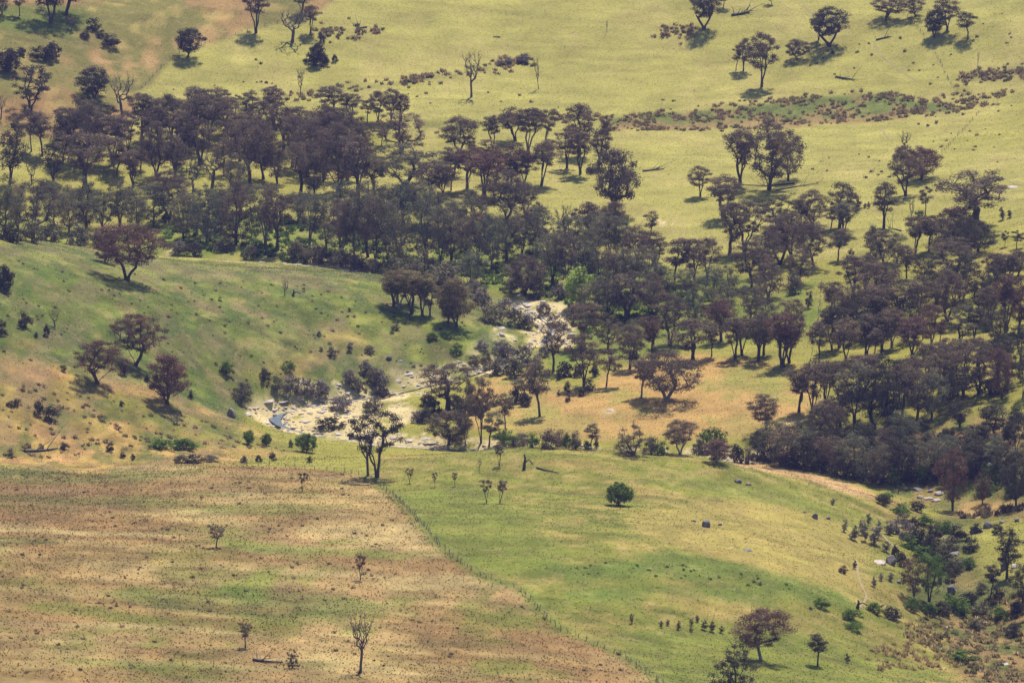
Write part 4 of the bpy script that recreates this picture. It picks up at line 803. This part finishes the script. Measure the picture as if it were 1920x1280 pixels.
# ------------------------------------------------------------------ fallen timber and stumps
def log(px, r, label, twigs=0, seed=1, lift=.3, name='fallen_log'):
    q = np.random.default_rng(seed); P = smooth(dens(ground([p[0] for p in px], [p[1] for p in px]), 1.0), 1); P[:, 2] += lift; V, F, TV, TF = [], [], [], []; n = len(P)
    for i in range(n - 1): tube(V, F, P[i], P[i + 1], r * (1 - .6 * i / n), r * (1 - .6 * (i + 1) / n), 6)
    for k in range(twigs):
        i = q.integers(n // 4, n - 1); d = (P[min(i + 1, n - 1)] - P[i - 1]); d = d / (np.linalg.norm(d) + 1e-6); a = P[i]; L = 1.2 + 2.2 * q.random(); b = a + d * L * .8 + q.normal(size=3) * L * .45 + np.array((0, 0, .5 * L)); tube(TV, TF, a, b, r * .35, r * .15, 4); c = b + (b - a) * .5 + q.normal(size=3) * .4; tube(TV, TF, b, c, r * .15, .03, 4)
    o = P[0].copy(); e = add(name, None, loc=o, label=label, category='log'); t = add('trunk', make_mesh('log', np.array(V) - o, F, M_DEAD, smooth_=True), e)
    for k in range(0, len(TF), 8):
        f0 = TF[k][0]; add('branch', make_mesh('log_branch', np.array(TV[f0:f0 + 16]) - o, np.array(TF[k:k + 8]) - f0, M_DEAD), e)
for i, (px, r, lab, tw) in enumerate([
 ([(1372,30),(1405,24)], .5, 'tangle of dead branches at the top of the far paddock', 12), ([(1570,146),(1602,151)], .35, 'grey fallen log below the cattle track', 5), ([(1643,76),(1668,70)], .35, 'fallen forked log left of the upper fence', 5),
 ([(1490,345),(1440,350),(1385,348)], .3, 'long fallen limb behind the biggest paddock gum', 5), ([(1455,358),(1500,350),(1535,345)], .25, 'fallen branches right of the biggest paddock gum', 7), ([(1205,322),(1245,318)], .3, 'bare fallen branch right of the round brown crowned tree', 9),
 ([(1002,398),(1030,397)], .3, 'fallen log at the edge of the central creek wood', 2), ([(1006,878),(1020,882),(1048,888)], .25, 'thin dark log on the crest of the green hill', 2), ([(474,1238),(500,1242),(530,1243)], .3, 'dark log lying in the brown field', 3),
 ([(46,847),(80,846),(108,842)], .4, 'dark log in the gully under the left hillside', 2), ([(688,52),(668,54)], .25, 'grey log at the top of the far paddock', 1), ([(938,71),(925,70)], .22, 'short log in the top middle of the far paddock', 0), ([(1690,434),(1665,428)], .22, 'dead branch at the foot of the leaning slim gum', 4),
 ([(1800,462),(1870,456)], .4, 'long fallen tree below the huge spreading gum', 8), ([(560,332),(640,338)], .25, 'fallen limb inside the left woodland', 4)]):
    log(px, r, lab, tw, i + 3)
def stump(u, v, h, label):
    p = g1(u, v); m = p[1] / FPX; V, F = [], []; H = h * m
    for k in range(4): tube(V, F, (.12 * k, 0, H * k / 4 - .2), (.12 * (k + 1) - (.3 if k == 3 else 0), 0, H * (k + 1) / 4 - .2), .45 - .06 * k, .40 - .09 * k, 7)
    e = add('stump', None, loc=p, label=label, category='stump'); add('trunk', make_mesh('stump', V, F, M_DEAD if 'pale' in label else M_BARK, smooth_=True), e)
    V, F = [], []; tube(V, F, (.3, 0, H * .45), (1.3, .2, H * .62), .22, .12, 5); tube(V, F, (1.3, .2, H * .62), (2.2, .1, H * .35), .12, .2, 5); add('broken_limb', make_mesh('stump_limb', V, F, M_DEAD, smooth_=True), e)
stump(982, 880, 32, 'tall dark broken stump on the crest of the green hill'); stump(549, 555, 14, 'pale stump beside the little dead tree on the spur'); stump(1607, 1140, 18, 'dark stump beside the low shrubs of the green hill')

# ------------------------------------------------------------------ fences
def fence(px, label, gap, ph=1.2, wires=(.45, .8, 1.12), pr=.09):
    P = ground([p[0] for p in px], [p[1] for p in px]); P = smooth(dens(P, 2.0), 2); seg = np.linalg.norm(np.diff(P[:, :2], axis=0), axis=1); s = np.concatenate([[0], np.cumsum(seg)])
    o = P[0].copy(); e = add('wire_fence', None, loc=o, label=label, category='fence'); pts_ = []
    V, F = [], []; tube(V, F, (0, 0, -.3), (.03, 0, ph * .5), pr, pr * .95, 6); tube(V, F, (.03, 0, ph * .5), (0, .02, ph), pr * .95, pr * .85, 6); V += [np.array((0, .02, ph + .05))]; k = len(V) - 1; F2 = [f for f in F]
    me = make_mesh('fence_post', V[:-1], F2, M_POST)
    d = np.arange(0, s[-1], gap)[:290]; d = np.clip(d + rng.normal(size=len(d)) * gap * .18, 0, s[-1])
    for t in d:
        x, y = np.interp(t, s, P[:, 0]), np.interp(t, s, P[:, 1]); q = np.array((x, y, float(hgt(x, y)))) - o; pts_.append(q)
        b = add('post', me, e, loc=q); b.rotation_euler = (random.gauss(0, .10), random.gauss(0, .10), random.random() * 6); b.scale = (1, 1, random.uniform(.55, 1.1))
    for h in wires:
        V, F = [], []
        for a, b in zip(pts_[:-1], pts_[1:]): tube(V, F, a + np.array((0, 0, h)), b + np.array((0, 0, h)), .012, .012, 3)
        add('wire', make_mesh('fence_wire', V, F, M_POST), e)
fence([(420,872),(560,876),(640,884),(690,893),(735,925),(775,965),(820,1020),(850,1045),(900,1080),(940,1092),(980,1108),(1010,1142),(1045,1178),(1100,1200),(1160,1226),(1205,1256),(1260,1295)], 'wire fence with wooden posts between brown field and green hill', 3.3)
fence([(266,166),(300,128),(335,98),(390,80),(447,64),(530,40),(600,18)], 'fence along the boundary of brown slope and pale paddock', 5)
fence([(1695,25),(1720,50),(1745,85),(1765,120),(1778,150),(1800,180)], 'old fence running down the upper right paddock', 4, 1.1)
fence([(1835,212),(1800,250),(1762,290)], 'old fence slanting above the dark reddish gum', 4, 1.1)
fence([(1516,705),(1519,680),(1528,640),(1534,600),(1538,560),(1540,530)], 'fence running up the grassy gap of the right wood', 5, 1.3)

# ------------------------------------------------------------------ grass tufts and tussocks: real blades, too many to count
def tufts(name, label, X, Y, hh, ww, cols, blades=2):
    n = len(X); Z = hgt(X, Y); V = np.zeros((n, blades, 3, 3)); CC = np.zeros((n, blades, 3, 3))
    for b in range(blades):
        a = rng.random(n) * math.pi * 2; dx, dy = np.cos(a) * ww * .5, np.sin(a) * ww * .5; lx, ly = rng.normal(size=n) * hh * .45, rng.normal(size=n) * hh * .45
        V[:, b, 0] = np.stack([X - dx, Y - dy, Z - .05], 1); V[:, b, 1] = np.stack([X + dx, Y + dy, Z - .05], 1); V[:, b, 2] = np.stack([X + lx, Y + ly, Z + hh * (.7 + .6 * rng.random(n))], 1)
        k = (.8 + .4 * rng.random(n))[:, None]
        for c in range(3): CC[:, b, c] = cols * k
    m = n * blades
    return add(name, make_mesh(name, V.reshape(-1, 3), np.arange(m * 3).reshape(m, 3), M_TUFT, CC.reshape(-1, 3)), kind='stuff', label=label, category='grass')
def samp(A, x, y):
    ix = np.clip(((x - GX[0]) / 1.0 + .5).astype(int), 0, len(GX) - 1); iy = np.clip(((y - GY[0]) / 2.5 + .5).astype(int), 0, len(GY) - 1); return A[iy, ix]
n = 620000; Y = 970 + (2120 - 970) * rng.random(n); X = (rng.random(n) * 2 - 1) * (Y * .0985 + 25)
inb = np.abs(X) < 229; X, Y = X[inb], Y[inb]
near_creek = samp(dcr, X, Y) < 3.5; sandy = samp(C, X, Y)[:, 2] > .25; keep = ~near_creek & ~sandy & (rng.random(len(X)) < np.where(samp(brown, X, Y) > .5, .50, .55)); X, Y = X[keep], Y[keep]
base = samp(C, X, Y); br = samp(brown, X, Y); tone = (.85 + .4 * rng.random(len(X)))[:, None]; mixs = (rng.random(len(X)) < .22)[:, None]
cols = base * tone; cols = np.where(mixs, cols * .5 + np.array((.36, .27, .12)) * .5, cols); dk = (rng.random(len(X)) < .010 + .012 * br)[:, None]; cols = np.where(dk, cols * np.array((.55, .55, .55)), cols)
hh = (.07 + .14 * rng.random(len(X))) * (1 + .6 * br); ww = .20 + .28 * rng.random(len(X)); tufts('grass', 'short green and straw coloured pasture grass', X, Y, hh, ww, cols)
def scatter(poly, n):
    P = ground([p[0] for p in poly], [p[1] for p in poly])[:, :2]; lo, hi = P.min(0), P.max(0); q = lo + (hi - lo) * rng.random((n * 4, 2)); q = q[inpoly(q[:, 0], q[:, 1], P)][:n]; return q[:, 0], q[:, 1]
def tussocks(label, X, Y, size, cols):
    k = 26; n = len(X); s = size * (.6 + .8 * rng.random(n)); xx = np.repeat(X, k) + rng.normal(size=n * k) * np.repeat(s, k) * .30; yy = np.repeat(Y, k) + rng.normal(size=n * k) * np.repeat(s, k) * .30
    cc = np.repeat(cols, k, 0) * (.6 + .8 * rng.random((n * k, 1))); return tufts('tussocks', label, xx, yy, np.repeat(s, k) * .75, np.repeat(s, k) * .35, cc, 1)
TC = np.array(((.20, .145, .08), (.25, .18, .095), (.14, .125, .06), (.30, .215, .115)))
def tc(n): return TC[rng.integers(0, 4, n)]
x, y = scatter([(1120,224),(1300,200),(1480,180),(1600,170),(1760,180),(1860,195),(1800,212),(1640,228),(1480,238),(1300,246),(1140,246)], 1200); kp = fbm(x, y, 9, 3, 91) + rng.random(len(x)) * .35 > .66; x, y = x[kp], y[kp]; tussocks('brown tussocks crowding the swampy strip of the far paddock', x, y, 1.0, tc(len(x)))
x, y = scatter([(280,180),(620,30),(1920,20),(1920,330),(1500,330),(1150,240),(640,170)], 300); c2 = fbm(x, y, 40, 3, 77) > .5; x, y = x[c2], y[c2]; tussocks('scattered dark tussocks over the far paddock', x, y, .75, tc(len(x)) * .7)
xs_, ys_ = [], []
for pth, nn in (([(640,66),(720,58)], 24), ([(760,152),(820,146)], 40), ([(640,166),(900,132),(1000,114)], 60), ([(930,122),(990,112)], 36), ([(1800,150),(1920,132)], 110), ([(1720,190),(1900,178)], 50), ([(860,234),(1140,218)], 70), ([(540,180),(590,176)], 20), ([(590,62),(640,60)], 30), ([(1240,60),(1300,58)], 50), ([(1690,206),(1860,195)], 60)):
    P = dens(ground([p[0] for p in pth], [p[1] for p in pth]), .5); q = P[rng.integers(0, len(P), nn)]; xs_.append(q[:, 0] + rng.normal(size=nn) * 1.2); ys_.append(q[:, 1] + rng.normal(size=nn) * 3)
x, y = np.concatenate(xs_), np.concatenate(ys_); tussocks('rows of brown tussocks along the paddock ditches', x, y, 1.1, tc(len(x)))
x, y = scatter([(1740,1130),(1800,1120),(1920,1090),(1920,1280),(1840,1280),(1780,1230),(1700,1200)], 300); tussocks('straw tussocks filling the lower right gully', x, y, 1.0, np.array(((.30, .22, .11), (.22, .16, .075), (.13, .12, .05), (.34, .26, .13)))[rng.integers(0, 4, len(x))])
x, y = scatter([(1690,1160),(1750,1175),(1800,1250),(1650,1260),(1600,1230),(1680,1200)], 90); tussocks('straw tussocks on the slope above the gully', x, y, 1.0, np.tile((.33, .24, .11), (len(x), 1)))
x, y = scatter([(1480,800),(1900,790),(1900,870),(1640,900),(1450,862)], 900); tussocks('rank brown grass among the scrub above the gully', x, y, 1.1, tc(len(x)))
x, y = scatter([(1795,960),(1850,955),(1920,945),(1920,955),(1800,972)], 40); tussocks('dark tussocks along the top of the right bank', x, y, 1.3, np.tile((.13, .10, .055), (len(x), 1)))
x, y = scatter([(1070,1050),(1300,1060),(1480,1095),(1480,1108),(1250,1085),(1080,1080)], 34); tussocks('dark green rushes in the wet line of the near hill', x, y, .5, np.tile((.10, .13, .036), (len(x), 1)))
x, y = scatter(brown_px[1:-2] + [(1200,1275),(0,1275)], 220); tussocks('dark dry tussocks dotted over the brown field', x, y, .55, tc(len(x)) * .75)
x, y = scatter([(0,480),(560,530),(900,600),(880,690),(460,740),(0,700)], 170); tussocks('dark tussocks dotted over the left spur', x, y, .6, tc(len(x)) * .7)
x, y = scatter([(-20,700),(420,800),(560,846),(0,862)], 150); tussocks('tussocks in the dry gully of the left hillside', x, y, .8, tc(len(x)))
x, y = scatter([(300,380),(900,430),(1100,500),(1350,560),(1100,640),(1050,560),(700,500),(300,465)], 900); tussocks('green undergrowth beneath the creekside trees', x, y, 1.4, np.array(((.10, .15, .03), (.07, .10, .025), (.13, .17, .04)))[rng.integers(0, 3, len(x))])

# ------------------------------------------------------------------ haze
def haze():
    m, nt, N, L = new_mat('haze_air'); out = N.new('ShaderNodeOutputMaterial'); v = N.new('ShaderNodeVolumePrincipled'); L.new(v.outputs[0], out.inputs['Volume'])
    v.inputs['Color'].default_value = (.36, .40, 1.0, 1); v.inputs['Density'].default_value = HAZE; v.inputs['Anisotropy'].default_value = .25
    lo = float(FZ.min()) - 1.5; hi = max(CAM_Z, float(FZ.max())) + 25; x0, x1, y0, y1 = -6100, 6100, -900, 8100
    V = [(x, y, z) for z in (lo, hi) for y in (y0, y1) for x in (x0, x1)]; F = [(0, 2, 3, 1), (4, 5, 7, 6), (0, 1, 5, 4), (2, 6, 7, 3), (0, 4, 6, 2), (1, 3, 7, 5)]
    add('haze', make_mesh('haze', V, F, m), kind='stuff', label='thin bluish haze filling the whole valley', category='haze')
HAZE = 0.000040
if HAZE: haze()
